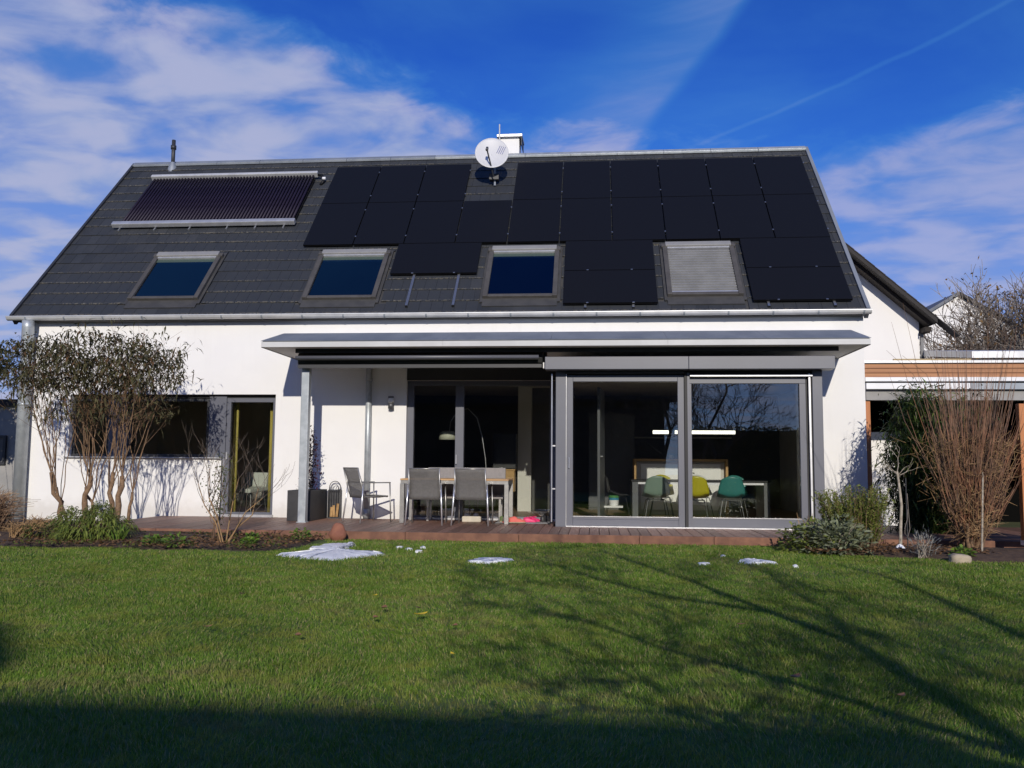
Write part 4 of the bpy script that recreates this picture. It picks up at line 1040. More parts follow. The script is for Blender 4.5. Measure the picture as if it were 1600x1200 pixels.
# ------------------------------------------------------------------ rooms
def shell_chair(lab, x, y, rz, mt, z=.027):
    o = thing('shell_chair', lab, 'chair', (x, y, z), (0, 0, rz), 'moulded shell chairs at the dining table')
    def fn(i, j):
        u = i*2-1
        # j 0 = top of back, 1 = front lip
        if j < .55:
            t = j/.55; y_ = -.23+.06*t; zz_ = .80-.33*t; w = .17+.055*math.sin(min(1, t*1.15)*math.pi/2); y_ += .05*u*u*(1-.3*t); zz_ -= .045*u*u*(1-t)*1.3
        else:
            t = (j-.55)/.45; y_ = -.17+.40*t; zz_ = .47-.055*math.sin(min(1, t*1.6)*math.pi/2)+.03*max(0, t-.6); w = .225+.005*math.sin(t*3); zz_ += .06*abs(u)**2.5*(1-.6*t); y_ += .05*u*u*(1-t)
        return (u*w, y_, zz_)
    MB().grid(fn, 10, 16).build('shell', mt, o, solid=.008, smooth=True)
    for sx in (-1, 1):
        for sy in (-1, 1): MB().tube([(sx*.11, sy*.10+.02, .405), (sx*.15, sy*.15+.02, .38), (sx*.22, sy*.235+.02, 0)], .007, 6).build('leg', 'chrome_dark', o)
    MB().tube([(-.15, -.13, .385), (.15, -.13, .385)], .006, 6).tube([(-.15, .17, .385), (.15, .17, .385)], .006, 6).build('crossbar', 'chrome_dark', o)
TBL = 'dining table inside the bay'
shell_chair('sage green shell chair seen from behind at the dining table', 6.83, -.02, R(3), 'shell_sage')
shell_chair('yellow shell chair seen from behind at the middle of the dining table', 7.50, -.04, R(-4), 'shell_yellow')
shell_chair('teal shell chair seen from behind at the dining table', 8.10, .0, R(-3), 'shell_teal')
shell_chair('yellow shell chair across the table behind the sage one', 7.02, 1.25, R(178), 'shell_yellow')
shell_chair('white shell chair across the table behind the yellow one', 7.72, 1.28, R(184), 'shell_white')
shell_chair('teal shell chair across the table behind the teal one', 8.36, 1.25, R(175), 'shell_teal')
shell_chair('dark shell chair at the left end of the dining table', 6.18, .62, R(-95), 'shell_dark')
dt = thing('dining_table', 'black topped dining table with grey panel legs inside the bay', 'table', (7.62, .62, .027))
bx('tabletop', 'black_table', dt, -1.20, 1.20, -.42, .42, .69, .72, bevel=.003)
bx('apron', 'white_metal', dt, -1.08, 1.08, -.39, .39, .645, .689)
for s in (-1, 1): bx('leg', 'table_leg_grey', dt, s*1.13-.05, s*1.13+.05, -.4, .4, 0, .689)
pl_ = thing('plant_pot', 'dark leafy pot plant in the middle of the dining table', 'plant', (7.45, .62, .747))
MB().lathe([(.0, 0), (.05, 0), (.065, .1), (.06, .1), (.05, .02)], n=14).build('pot', 'shell_dark', pl_)
n = 60; link('foliage', leaf_mesh('foliage', rng.normal(0, .05, (n, 3))+np.array([0, 0, .12]), rnd_dirs(n, -.1, .9), rng.uniform(.06, .1, n), .03, .3, 'bamboo_leaf'), pl_)
isl = thing('kitchen_island', 'white kitchen island framed in oak inside the bay', 'kitchen island', (7.47, 2.25, .027))
bx('worktop', 'oak', isl, -.91, .91, -.10, .6, 1.055, 1.10, bevel=.003)
for s in (-1, 1): bx('side_panel', 'oak', isl, s*.888-.022, s*.888+.022, -.10, .6, 0, 1.054)
bx('front_panel', 'island_white', isl, -.78, .78, .0, .04, .10, 1.0); bx('recess', 'room_shell', isl, -.86, .86, .045, .55, 0, 1.053)
cu = thing('cup', 'small white cup standing on the kitchen island', 'cup', (7.30, 2.45, 1.127)); MB().lathe([(0, 0), (.028, 0), (.04, .085), (.036, .085), (.026, .008), (0, .006)], n=14).build('cup_body', 'white_metal', cu, smooth=True); MB().tube([(.035+.02*math.sin(t), 0, .045+.025*math.cos(t)) for t in np.linspace(0, math.pi, 8)], .004, 5).build('handle', 'white_metal', cu)
pdl = thing('pendant_lamp', 'long white tube pendant lamp glowing over the dining table', 'lamp', (7.56, .65, 1.60))
MB().tube([(-.73, 0, 0), (-.45, 0, 0)], .032, 12).build('tube', 'lit_tube', pdl, smooth=True); MB().tube([(-.34, 0, 0), (.73, 0, 0)], .032, 12).build('tube', 'lit_tube', pdl, smooth=True)
MB().tube([(-.45, 0, 0), (-.34, 0, 0)], .036, 12).build('sleeve', 'lamp_grey', pdl)
for xx in (-.4, .5): MB().tube([(xx, 0, .03), (xx, 0, .87)], .003, 5).build('cable', 'black_rubber', pdl)
dl = thing('room_door', 'open interior door leaf standing edge-on inside the bay', 'door', (5.85, -.35, .027), (0, 0, R(84)))
bx('leaf', 'table_leg_grey', dl, 0, .85, -.022, .022, 0, 2.3); MB().tube([(.08, -.05, 1.12), (.20, -.05, 1.12)], .010, 8).tube([(.08, -.05, 1.12), (.08, -.02, 1.12)], .010, 8).build('handle', 'bright_alu', dl)
sh = thing('low_shelf', 'low white box shelf behind the open interior door', 'shelf', (6.08, .55, .027))
fsh = MB(); fsh.box(-.18, -.15, -.15, .15, 0, .48); fsh.box(-.15, .2, -.15, .15, .22, .25); fsh.box(-.15, .2, -.15, .15, 0, .03); fsh.build('carcass', 'island_white', sh)
bk_ = thing('toy_bucket', 'white bucket with blue and green bands on the low shelf', 'bucket', (6.12, .52, .278))
MB().lathe([(0, 0), (.075, 0), (.09, .11), (.085, .11), (0, .01)], n=16).build('bucket', 'island_white', bk_); MB().lathe([(.089, .10), (.094, .14), (.086, .14), (.08, .10)], n=16).build('band', 'toy_blue', bk_); MB().lathe([(.092, .141), (.098, .18), (.0, .19)], n=16).build('lid', 'toy_green', bk_)
kc = thing('tall_cabinet', 'tall dark glass-fronted cabinet behind the dining table', 'cabinet', (6.15, 4.0, .027))
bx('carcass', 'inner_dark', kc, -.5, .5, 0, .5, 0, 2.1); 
for s in (-1, 1): bx('door', 'table_leg_grey', kc, s*.25-.24, s*.25+.24, -.02, -.002, .05, 2.05)
ks = thing('wall_shelf', 'long thin kitchen shelf on the dark back wall', 'shelf', (7.9, 5.2, 1.62)); bx('board', 'inner_wall', ks, -1.3, 1.0, -.1, .19, 0, .03)
# arc lamp, cabinets and screen in the living room
al = thing('arc_lamp', 'arched floor lamp with pale round shade inside the terrace door', 'lamp', (3.78, 1.25, .027))
MB().lathe([(0, 0), (.17, 0), (.17, .03), (.02, .04), (0, .04)], n=18).build('base', 'bright_alu', al)
MB().tube([(0, 0, .03), (-.03, 0, .6), (-.075, 0, 1.1), (-.14, 0, 1.5), (-.24, 0, 1.85), (-.42, 0, 2.03), (-.62, 0, 1.98), (-.75, 0, 1.78), (-.77, 0, 1.6)], .009, 8).build('stem', 'bright_alu', al, smooth=True)
MB().lathe([(0, 1.60), (.10, 1.595), (.16, 1.55), (.175, 1.43), (.168, 1.43), (.15, 1.54), (0, 1.585)], -.80, 0, 22).build('shade', 'lamp_shade', al, smooth=True)
tv = thing('dark_cabinet', 'black wall cabinet left of the pale pillar in the living room', 'cabinet', (3.95, 2.6, .9)); bx('carcass', 'black_table', tv, -.25, .22, 0, .3, 0, .72); bx('door', 'shell_dark', tv, -.24, .21, -.02, -.002, .02, .7)
cb = thing('wicker_chest', 'tan wooden chest behind the terrace table inside', 'chest', (4.02, 2.2, .45)); bx('body', 'oak', cb, -.17, .16, 0, .3, 0, .42, bevel=.01); bx('lid', 'oak', cb, -.18, .17, -.01, .31, .421, .45)
so = thing('sofa', 'dark sofa in the living room behind the terrace door', 'sofa', (3.0, 2.7, .027)); bx('seat', 'shell_dark', so, -.8, .8, -.4, .3, .1, .45, bevel=.05); bx('backrest', 'shell_dark', so, -.8, .8, .3, .5, .1, .95, bevel=.05)
# left room: curtains and armchair
def curtain(lab, x0, x1, y, dark=False):
    o = thing('curtain', lab, 'curtain', (0, 0, 0), group='yellow curtains at the garden door')
    MB().grid(lambda i, j: (x0+(x1-x0)*i, y+.025*math.sin(i*(x1-x0)*70), .06+2.2*j), max(8, int((x1-x0)*160)), 2).build('cloth', 'curtain', o, smooth=True, solid=.003)
curtain('narrow yellow curtain at the left side of the garden door', -.88, -.79, .32)
curtain('wide yellow curtain at the right side of the garden door', -.19, -.02, .32)
ac = thing('armchair', 'pale angular armchair inside the garden door', 'armchair', (-.95, 1.3, .027), (0, 0, R(-15)))
MB().prism([(-.3, .38), (.28, .42), (.30, .75), (.26, .78), (.18, .5), (-.3, .46)], -.26, .26, 'x').build('shell', 'armchair', ac, bevel=.02)
for sx in (-1, 1):
    for sy in (-1, 1): MB().tube([(sx*.2, sy*.2, .4), (sx*.25, sy*.25, 0)], .012, 6).build('leg', 'chrome_dark', ac)

# ------------------------------------------------------------------ carport at the right
cp_ = thing('carport', 'flat roofed carport with orange timber fascia at the right of the house', 'carport')
bx('roof_slab', 'alu_dark', cp_, 10.42, 17, .24, 4.5, 2.56, 2.79)
bx('metal_cap', 'zinc_light', cp_, 10.41, 17, .16, .26, 2.792, 2.835)
for k in range(3): MB().box(10.415, 17, .20, .236, 0, .072).build('fascia_board', 'fascia_timber', cp_, (0, 0, 2.545+.079*k), bevel=.004)
bx('white_sheet', 'white_metal', cp_, 10.40, 17, .05, .23, 2.465, 2.535, bevel=.006)
bx('white_sheet', 'white_metal', cp_, 10.40, 12.1, .0, .19, 2.325, 2.43, bevel=.006)
bx('beam', 'concrete', cp_, 10.42, 17, .10, .30, 2.145, 2.32)
bx('fluor_strip', 'zinc', cp_, 12.11, 17, .02, .19, 2.325, 2.43)
bx('post', 'orange_timber', cp_, 10.41, 10.50, .15, .24, DECK, 2.143, bevel=.004)
bx('back_wall', 'neighbour_plaster', cp_, 10.345, 11.75, 1.8, 1.95, -.2, 1.66)
bx('inner_wall', 'shade_black', cp_, 10.345, 17, 4.3, 4.4, -.2, 2.5)  # inside walls carry the carport's shade in their black colour
bx('side_wall', 'shade_black', cp_, 15.5, 15.6, .3, 4.29, -.2, 2.5)
ts = thing('timber_screen', 'orange timber screen post at the far right edge by the willow', 'post', (11.25, -3.6, DECK))
bx('post', 'orange_timber', ts, -.05, .05, -.05, .05, .06, 1.80, bevel=.004); bx('shoe', 'white_metal', ts, -.055, .055, -.055, .055, 0, .06)
for k in range(7): bx('board', 'orange_timber', ts, .052, .9, -.012, .012, .15+.23*k, .15+.23*k+.20, bevel=.003)
sh2 = thing('garden_shed', 'shed roof edge with pale timber board behind the carport', 'shed', (0, 0, 0))
bx('roof', 'dark_roof', sh2, 11.95, 14.6, 4.6, 7, 3.17, 3.26); bx('edge_board', 'pale_timber', sh2, 12.35, 14.0, 4.55, 4.598, 3.27, 3.38); bx('wall', 'brown_timber', sh2, 12.1, 14.5, 4.8, 6.8, -.1, 3.168)
sl = thing('lean_to_roof', 'slanted white and grey lean-to roof panel behind the willow', 'roof', (0, 0, 0))
MB().prism([(5.0, 3.45), (5.0, 3.60), (8.0, 4.0), (8.0, 3.85)], 14.2, 18, 'x').build('panel', 'zinc_light', sl); bx('wall', 'neighbour_plaster', sl, 14.3, 18, 5.2, 7.9, -.1, 3.44)

# ------------------------------------------------------------------ neighbours
nb = thing('neighbour_house', 'white gabled neighbour house with dark brown verge behind the carport', 'house')
zr, xr_, xc, ze = 7.95, 10.45, 14.14, 4.68
sl_ = (zr-ze)/(xc-xr_)
MB().prism([(2*xr_-xc, -.2), (xc, -.2), (xc, ze+.1), (xr_, zr+.1), (2*xr_-xc, ze+.1)], 8.0, 17, 'y').build('gable_wall', 'neighbour_plaster', nb)
xe = 14.37
for s in (1, -1):
    X_ = lambda x: xr_+s*(x-xr_)
    MB().prism([(xr_, zr+.14), (X_(xe), zr+.14-sl_*(xe-xr_)), (X_(xe), zr+.25-sl_*(xe-xr_)), (xr_, zr+.25)], 7.35, 17.4, 'y').build('roof_slope', 'dark_roof', nb)
    MB().prism([(xr_, zr+.03), (X_(xe-.1), zr+.03-sl_*(xe-.1-xr_)), (X_(xe-.1), zr+.139-sl_*(xe-.1-xr_)), (xr_, zr+.139)], 7.62, 7.95, 'y').build('verge_soffit', 'brown_timber', nb)
for k in range(17):
    xx = xr_+.2+k*.25; zz_ = zr+.25-sl_*(xx-xr_)
    MB().prism([(xx, zz_+.01), (xx+.24, zz_+.01-sl_*.24), (xx+.24, zz_+.045-sl_*.24), (xx, zz_+.035)], 7.34, 7.7, 'y').build('verge_tile', 'dark_roof', nb)
bx('eave_box', 'brown_timber', nb, 14.16, 14.32, 7.62, 16.9, 4.44, 4.56)
bx('downpipe', 'lamp_grey', nb, 14.15, 14.22, 7.92, 7.99, -.1, 4.43)
fh = thing('far_house', 'distant white gabled house half hidden by the bare tree', 'house')
MB().prism([(18.6, -.2), (25.2, -.2), (25.2, 6.55), (21.9, 8.6), (18.6, 6.55)], 25, 34, 'y').build('gable_wall', 'neighbour_plaster', fh)
for s in (1, -1):
    MB().prism([(21.9, 8.63), (21.9+s*3.9, 8.63-2.42), (21.9+s*3.9, 8.63-2.27), (21.9, 8.78)], 24.8, 34.4, 'y').build('roof_slope', 'grey_roof' if s < 0 else 'dark_roof', fh)
w = bx('window', 'brown_timber', fh, 23.0, 24.4, 24.93, 24.99, 4.6, 6.6); bx('pane', 'inner_dark', w, 23.15, 24.25, 24.9, 24.92, 4.75, 6.45)
ng = thing('neighbour_garage', 'pale grey garage wall at the far left edge', 'garage')
bx('wall', 'concrete', ng, -13, -6.9, 3.0, 8, -.2, 2.2); w = frame_boxes(MB(), -7.75, -7.2, 2.94, 2.998, .9, 1.55, .06).build('window', 'alu_dark', ng); bx('pane', 'inner_dark', w, -7.69, -7.26, 2.965, 2.985, .96, 1.49); bx('roof', 'dark_roof', ng, -13.1, -6.8, 2.9, 8.1, 2.203, 2.35)

# ------------------------------------------------------------------ house and hedge behind the camera: they cast the near shadow and show in the glass
bh = thing('rear_house', 'dark house opposite, seen as a reflection in the bay glass', 'house')
MB().prism([(-24.6, -.2), (-24.6, 3.75), (-27.0, 5.55), (-29.4, 3.75), (-29.4, -.2)], -7, 8.7, 'x').build('wall', 'back_house_wall', bh)
MB().prism([(-24.3, 3.6), (-27.0, 5.62), (-29.7, 3.6), (-29.7, 3.74), (-27.0, 5.78), (-24.3, 3.74)], -7.3, 9.3, 'x').build('roof', 'dark_roof', bh)
MB().prism([(-7, 5.2), (5.0, 5.2), (4.8, 5.75), (4.2, 6.1), (3.2, 6.3), (-7, 6.3)], -27.6, -26.2, 'y').build('shadow_block', 'dark_roof', bh)  # unseen block added on the roof, shaped to bulge the lawn shadow at left
for k in range(4):
    w = frame_boxes(MB(), -4+3.2*k, -2.6+3.2*k, -24.69, -24.63, .9, 2.2, .08).build('window', 'inner_wall', bh); bx('pane', 'inner_dark', w, -3.92+3.2*k, -2.68+3.2*k, -24.67, -24.65, .98, 2.12)
def hedge(lab, x0, x1, y0, y1, h, n):
    o = thing('hedge', lab, 'hedge')
    bx('core', 'hedge_dark', o, x0+.15, x1-.15, y0+.15, y1-.15, -.2, h-.12)
    p = np.stack([rng.uniform(x0, x1, n), rng.choice([y0, y1], n)+rng.normal(0, .07, n), rng.uniform(0, h, n)], 1)
    k = n//3; p[:k, 1] = rng.uniform(y0, y1, k); p[:k, 2] = h+rng.normal(-.03, .06, k)
    link('foliage', leaf_mesh('foliage', p, rnd_dirs(n), .12, .08, .3, 'hedge_leaf'), o)
hedge('clipped dark hedge opposite, reflected low in the right bay door', 9.6, 26, -25.4, -24.2, 2.55, 7000)

hedge('tall dark hedge opposite, reflected in the left room windows', -34, -7.6, -27.5, -26, 5.0, 9000)
# ------------------------------------------------------------------ woody plants
def grow(mb, p, d, L, r, depth, rr, spread=.55, up=.12, wig=.12, nb_=3, tips=None, sides=5, box=None, rmin=.0022):
    pts = [p]; rad = [r]; n = 4; q = Vector(p); dd = Vector(d).normalized()
    for i in range(n):
        dd = (dd + Vector((rr.gauss(0, wig), rr.gauss(0, wig), rr.gauss(0, wig)+up*.25))).normalized()
        q = q + dd*(L/n)
        if box and any(not (box[a_][0] < q[a_] < box[a_][1]) for a_ in range(3)): break
        pts.append(q.copy()); rad.append(r*(1-.42*(i+1)/n))
    if len(pts) < 2: return
    mb.tube(pts, rad, sides if depth > 1 else 3, caps=False)
    if len(pts) <= n or depth == 0:
        if tips is not None: tips.append((pts[-1], dd.copy()))
        return
    for k in range(nb_):
        i = rr.randint(2, n) if k else n
        ax = Vector((rr.gauss(0, 1), rr.gauss(0, 1), rr.gauss(0, 1)))
        nd = (dd + ax.normalized()*spread*rr.uniform(.6, 1.4) + Vector((0, 0, up))).normalized()
        grow(mb, pts[i], nd, L*rr.uniform(.62, .86), max(rad[i]*rr.uniform(.55, .75), rmin), depth-1, rr, spread, up, wig, nb_, tips, sides, box, rmin)
def bare_tree(name, lab, base, h, r, depth, seed, mt, trunk=.25, spread=.6, nb_=3, leaves=0, lean=(0, 0, 1), limbs=5, up=.12, lmat='last_leaf', lsize=.05, box=None, rmin=.0022):
    rr = random.Random(seed); o = thing(name, lab, 'tree', base)
    mb = MB(); p = Vector((0, 0, -.1)); top = Vector(lean).normalized()*h*trunk
    mb.tube(bend(p, top, 5, .04), [r*(1.25-.45*i/5) for i in range(6)], 9, caps=False); mb.build('trunk', mt, o, smooth=True)
    mb = MB(); tips = []
    for k in range(limbs):
        t = 2*math.pi*(k+rr.uniform(-.3, .3))/limbs
        d = Vector((math.cos(t)*spread, math.sin(t)*spread, rr.uniform(.55, 1.0)))
        grow(mb, top*(rr.uniform(.75, 1) if k else 1), d, h*(1-trunk)*.42, r*.55, depth, rr, spread, up, .13, nb_, tips, 5, box, rmin)
    mb.build('crown', mt, o, smooth=False)
    if leaves:
        P_ = []; D_ = []
        for k in range(leaves):
            tp = rr.choice(tips); P_.append(tp[0]+Vector((rr.gauss(0, .05), rr.gauss(0, .05), rr.gauss(0, .05)))); D_.append((rr.gauss(0, 1), rr.gauss(0, 1), rr.gauss(-.3, .6)))
        link('foliage', leaf_mesh('foliage', P_, D_, lsize, lsize*.6, .4, lmat), o)
    return o
bare_tree('bare_tree', 'tall bare tree with a few brown leaves at the right behind the lean-to', (19.3, 12.5, 0), 6.3, .16, 5, 5, 'bark_grey', .28, .62, 3, 900, limbs=9, lsize=.13, rmin=.011)
bare_tree('bare_tree', 'dense brown leafless tree between the far house and tall tree', (20.2, 14, 0), 6.3, .13, 5, 9, 'bark_dark', .25, .75, 3, 900, limbs=11, lsize=.11, rmin=.011)
bare_tree('bare_tree', 'low tangled brown tree directly behind the carport fascia', (17.5, 11.5, 0), 5.0, .11, 5, 14, 'bark_dark', .3, .8, 3, 700, limbs=14, lsize=.10, rmin=.010)
# fruit tree beside the photographer, known from its shadow and reflection
ft = thing('fruit_tree', 'leafless fruit tree opposite, seen as shadows on the lawn and in the bay glass', 'tree', (7.95, -15.5, LAWN))
rr = random.Random(21)
mb = MB().tube([(0, 0, -.1), (-.05, 0, .7), (.02, 0, 1.35), (.22, .05, 2.15)], [.085, .075, .066, .058], 10, caps=False); mb.build('trunk', 'bark_dark', ft, smooth=True)
mb = MB(); tips = []
BX = ((-2.3, 6), (-2.2, .02), (.3, 5.6))
def limb(pts, r0, r1, kids, dep):
    n = len(pts); mb.tube(pts, [r0+(r1-r0)*i/(n-1) for i in range(n)], 7, caps=False)
    for k in range(kids):
        i = rr.randint(1, n-1); a_, b_ = Vector(pts[i-1]), Vector(pts[i]); t = rr.random(); p = a_.lerp(b_, t); d = (b_-a_).normalized()
        nd = (d*.6+Vector((rr.gauss(0, .8), rr.gauss(0, .25), rr.gauss(.15, .7)))).normalized()
        grow(mb, p, nd, rr.uniform(.4, .75), max(.010, r1*.6), dep, rr, .6, .05, .14, 3, tips, 5, BX, .006)
limb([(.22, .05, 2.15), (.1, 0, 2.65), (-.05, 0, 3.2), (-.3, -.1, 3.9), (-.5, -.1, 4.4)], .055, .018, 20, 3)
limb([(.02, 0, 1.35), (-.5, .0, 1.75), (-1.0, 0, 2.05), (-1.4, -.1, 2.5)], .036, .014, 20, 3)
limb([(.1, 0, 2.6), (-.5, -.2, 2.95), (-.9, -.3, 3.35), (-1.3, -.3, 3.9)], .036, .013, 20, 3)
limb([(.95, 0, -.1), (1.15, 0, .9), (1.3, 0, 1.6), (1.45, 0, 2.31), (1.68, 0, 2.75), (2.0, 0, 3.41), (1.97, 0, 3.9)], .06, .03, 5, 2)
limb([(.22, .05, 2.15), (.6, -.1, 2.7), (.75, -.2, 3.3), (1.1, -.3, 3.9)], .032, .011, 12, 3)
limb([(.02, 0, 1.25), (-.4, -.2, 1.5), (-.9, -.5, 1.6), (-1.4, -.7, 1.95)], .03, .012, 18, 3)
mb.build('crown', 'bark_dark', ft)

bare_tree('fruit_tree', 'second leafless fruit tree opposite, its twigs reflected in the right bay door', (10.2, -19.6, LAWN), 4.9, .09, 4, 33, 'bark_dark', .28, .8, 3, 0, limbs=8, rmin=.008)
# left: butterfly bush with brown lower stems and a dark leafy top
def butterfly_bush():
    o = thing('butterfly_bush', 'tall butterfly bush with bare orange brown stems and dark drooping leaves', 'shrub', (-2.1, -2.2, LAWN+.05))
    rr = random.Random(4); tw = MB(); tips = []
    # knobbly pollarded trunks, thin straight rods growing from their heads
    trunks = [((-.44, .0), (-.72, .05, .85), .045, 7), ((-.36, .1), (-.52, -.1, .62), .032, 5), ((-.10, -.05), (-.02, .0, .80), .052, 8), ((.04, .1), (-.16, .1, .62), .03, 4), ((.32, .02), (.34, .0, .86), .045, 7), ((.42, -.06), (.52, -.05, .80), .055, 8), ((.47, .1), (.62, .1, .55), .032, 4)]
    for b_, h_, r0, nr in trunks:
        pts = bend((b_[0], b_[1], -.1), h_, 6, .05); r0 *= .82
        MB().tube(pts, [r0*(1.1-.35*k/6+(.16 if k in (3, 5) else 0)) for k in range(7)], 9, caps=True).build('trunk', 'bark_brown', o, smooth=True)
        for k in range(nr):
            p = pts[rr.choice((4, 5, 6, 6))]
            t = Vector((p.x*1.25+rr.gauss(-.02, .22), p.y+rr.gauss(0, .2), rr.uniform(1.85, 2.25)))
            q_ = bend(p, t, 6, .035); rk = rr.uniform(.006, .011)
            MB().tube(q_, [rk*(1-.45*i/6) for i in range(7)], 6, caps=False).build('rod', 'bark_brown', o, smooth=True)
            for i in (3, 4, 5, 6, 6):
                d = Vector((rr.gauss((t.x)*.3, .42), rr.gauss(0, .35), rr.uniform(.5, 1)))
                grow(tw, q_[i], d, rr.uniform(.28, .5), rk*.4, 2, rr, .55, .12, .12, 2, tips, 4)
    o2 = tw.build('twigs', 'twig_brown', o); tag(o2, kind='stuff')
    P_ = []; D_ = []; ntip = len(tips)
    for k in range(9600):
        if k % 5 < 2:
            p, d = tips[rr.randrange(ntip)]
            p = p - d*rr.uniform(-.05, .3) + Vector((rr.gauss(0, .06), rr.gauss(0, .06), rr.gauss(0, .06)))
            if p.z < 1.7 and rr.random() < .75: continue
        else:
            a_ = rr.uniform(0, 6.28); q_ = math.sqrt(rr.random())
            x = -.28+1.68*q_*math.cos(a_)
            z = 2.66+.50*rr.uniform(-1, 1)*(1-q_*q_*.45)-.10*q_
            lump = math.sin(x*7.1+z*3)*math.sin(z*8.3-x*2.7)
            if lump < rr.uniform(-1.0, .15): continue
            p = Vector((x, .75*q_*math.sin(a_), z))
        P_.append(p); D_.append((rr.gauss(.2, 1), rr.gauss(-.2, .9), rr.gauss(.25, .45)))
    n = len(P_)
    link('foliage', leaf_mesh('foliage', P_, D_, rng.uniform(.07, .14, n), rng.uniform(.02, .036, n), rng.uniform(.8, 1.9, n), 'buddleja_leaf'), o)
butterfly_bush()
def leaf_mass(name, lab, cat, base, center, size, n, L, Wd, mt, droop=.6, stems=0, smt='twig_brown', zdir=(-.3, .8), shell=.5, group=None):
    o = thing(name, lab, cat, base, group=group)
    if stems:
        mb = MB()
        for k in range(stems):
            t = random.uniform(0, 6.28); q_ = math.sqrt(random.random())
            mb.tube(bend((random.gauss(0, .05), random.gauss(0, .04), -.05), (center[0]+size[0]*q_*math.cos(t)*.9, center[1]+size[1]*q_*math.sin(t)*.9, center[2]+size[2]*.8), 4, .03), [.006, .005, .004, .003, .002], 4, caps=False)
        mb.build('stem', smt, o)
    d = rnd_dirs(n); r_ = rng.uniform(shell, 1, n)[:, None]**.6
    lob = 1+.22*np.sin(d[:, :1]*5+d[:, 1:2]*4+center[0]*7)+.15*np.sin(d[:, 2:3]*7+d[:, :1]*9)
    p = np.array(center)+d*np.array(size)*r_*lob; p[:, 2] = np.maximum(p[:, 2], .0)
    dd = d*np.array([1, 1, .4])+rnd_dirs(n, *zdir)*.9
    link('foliage', leaf_mesh('foliage', p, dd, rng.uniform(L*.6, L*1.3, n), rng.uniform(Wd*.7, Wd*1.3, n), droop, mt), o)
    return o
leaf_mass('evergreen_shrub', 'low green shrub with drooping leaves below the butterfly bush', 'shrub', (-.92, -4.1, LAWN), (0, 0, .20), (.46, .4, .30), 3200, .14, .017, 'evergreen_leaf', 1.3, 14, zdir=(.0, .9))
leaf_mass('evergreen_shrub', 'darker green low shrub left of the drooping green one', 'shrub', (-1.6, -4.0, LAWN), (0, 0, .10), (.36, .3, .16), 700, .10, .018, 'climber_leaf', 1.0, 10)
leaf_mass('ivy_clump', 'dark evergreen clump at the far left edge behind the butterfly bush', 'shrub', (-6.6, .6, -.1), (0, 0, 3.0), (.75, .8, 1.0), 6500, .13, .08, 'hedge_leaf', .5, 8)
# dry grasses at the far left
def dry(name, lab, base, n, h, spr, mt, cat='grass clump'):
    o = thing(name, lab, cat, base); mb = MB()
    for k in range(n):
        t = random.uniform(0, 6.28); q_ = random.random()**.6; hh = h*random.uniform(.5, 1.1)
        x, y = random.gauss(0, .07), random.gauss(0, .07); ex = math.cos(t)*spr*q_; ey = math.sin(t)*spr*q_*.8
        mb.tube([(x, y, 0), (x+ex*.45, y+ey*.45, hh*.65), (x+ex, y+ey, hh*(1-.35*q_))], [.005, .004, .002], 3, caps=False)
    mb.build('stalks', mt, o); return o
dry('dry_shrub', 'matted grey brown dry shrub at the left edge by the downpipe', (-2.75, -3.6, LAWN+.03), 420, .72, .52, 'twig_brown', 'shrub')
dry('dry_shrub', 'matted dry twigs in front of the left downpipe', (-3.3, -2.9, LAWN+.03), 300, .8, .5, 'straw', 'shrub')
dry('dry_grass', 'short straw coloured dry grass tuft left of the green shrub', (-1.95, -4.1, LAWN+.03), 160, .28, .3, 'straw')
dry('dry_grass', 'rust coloured dry stubble under the butterfly bush', (-2.25, -3.3, LAWN+.03), 140, .3, .3, 'straw')
# rose / bare shrub with green climber in the middle of the bed
def rose():
    o = thing('rose_bush', 'thin bare rose bush with pale forked stems in the left bed', 'shrub', (.98, -4.3, LAWN+.02))
    rr = random.Random(8); mb = MB(); tips = []
    mains = [((-.03, 0, 0), [(-.14, .05, .28), (-.30, .05, .5), (-.42, .1, .78)]), ((.0, 0, 0), [(-.10, 0, .35), (-.22, .0, .6), (-.24, .02, .98)]), ((.03, 0, 0), [(.18, 0, .22), (.36, .03, .38), (.42, .05, .72)]), ((.02, .02, 0), [(.06, .02, .3), (.09, .04, .55), (.15, .05, .85)]), ((.05, 0, 0), [(.2, -.03, .25), (.3, -.05, .42), (.52, -.05, .6)])]
    for b_, pts in mains:
        MB().tube([b_]+pts, [.011, .009, .007, .0045], 6, caps=False).build('cane', 'straw', o, smooth=True)
        for k in range(5):
            grow(mb, Vector(pts[rr.randint(0, 2)]), Vector((rr.gauss(0, .7), rr.gauss(0, .4), 1)), rr.uniform(.22, .42), .0042, 2, rr, .45, .18, .1, 2, tips, 4)
    tag(mb.build('twigs', 'bark_dark', o), kind='stuff')
rose()
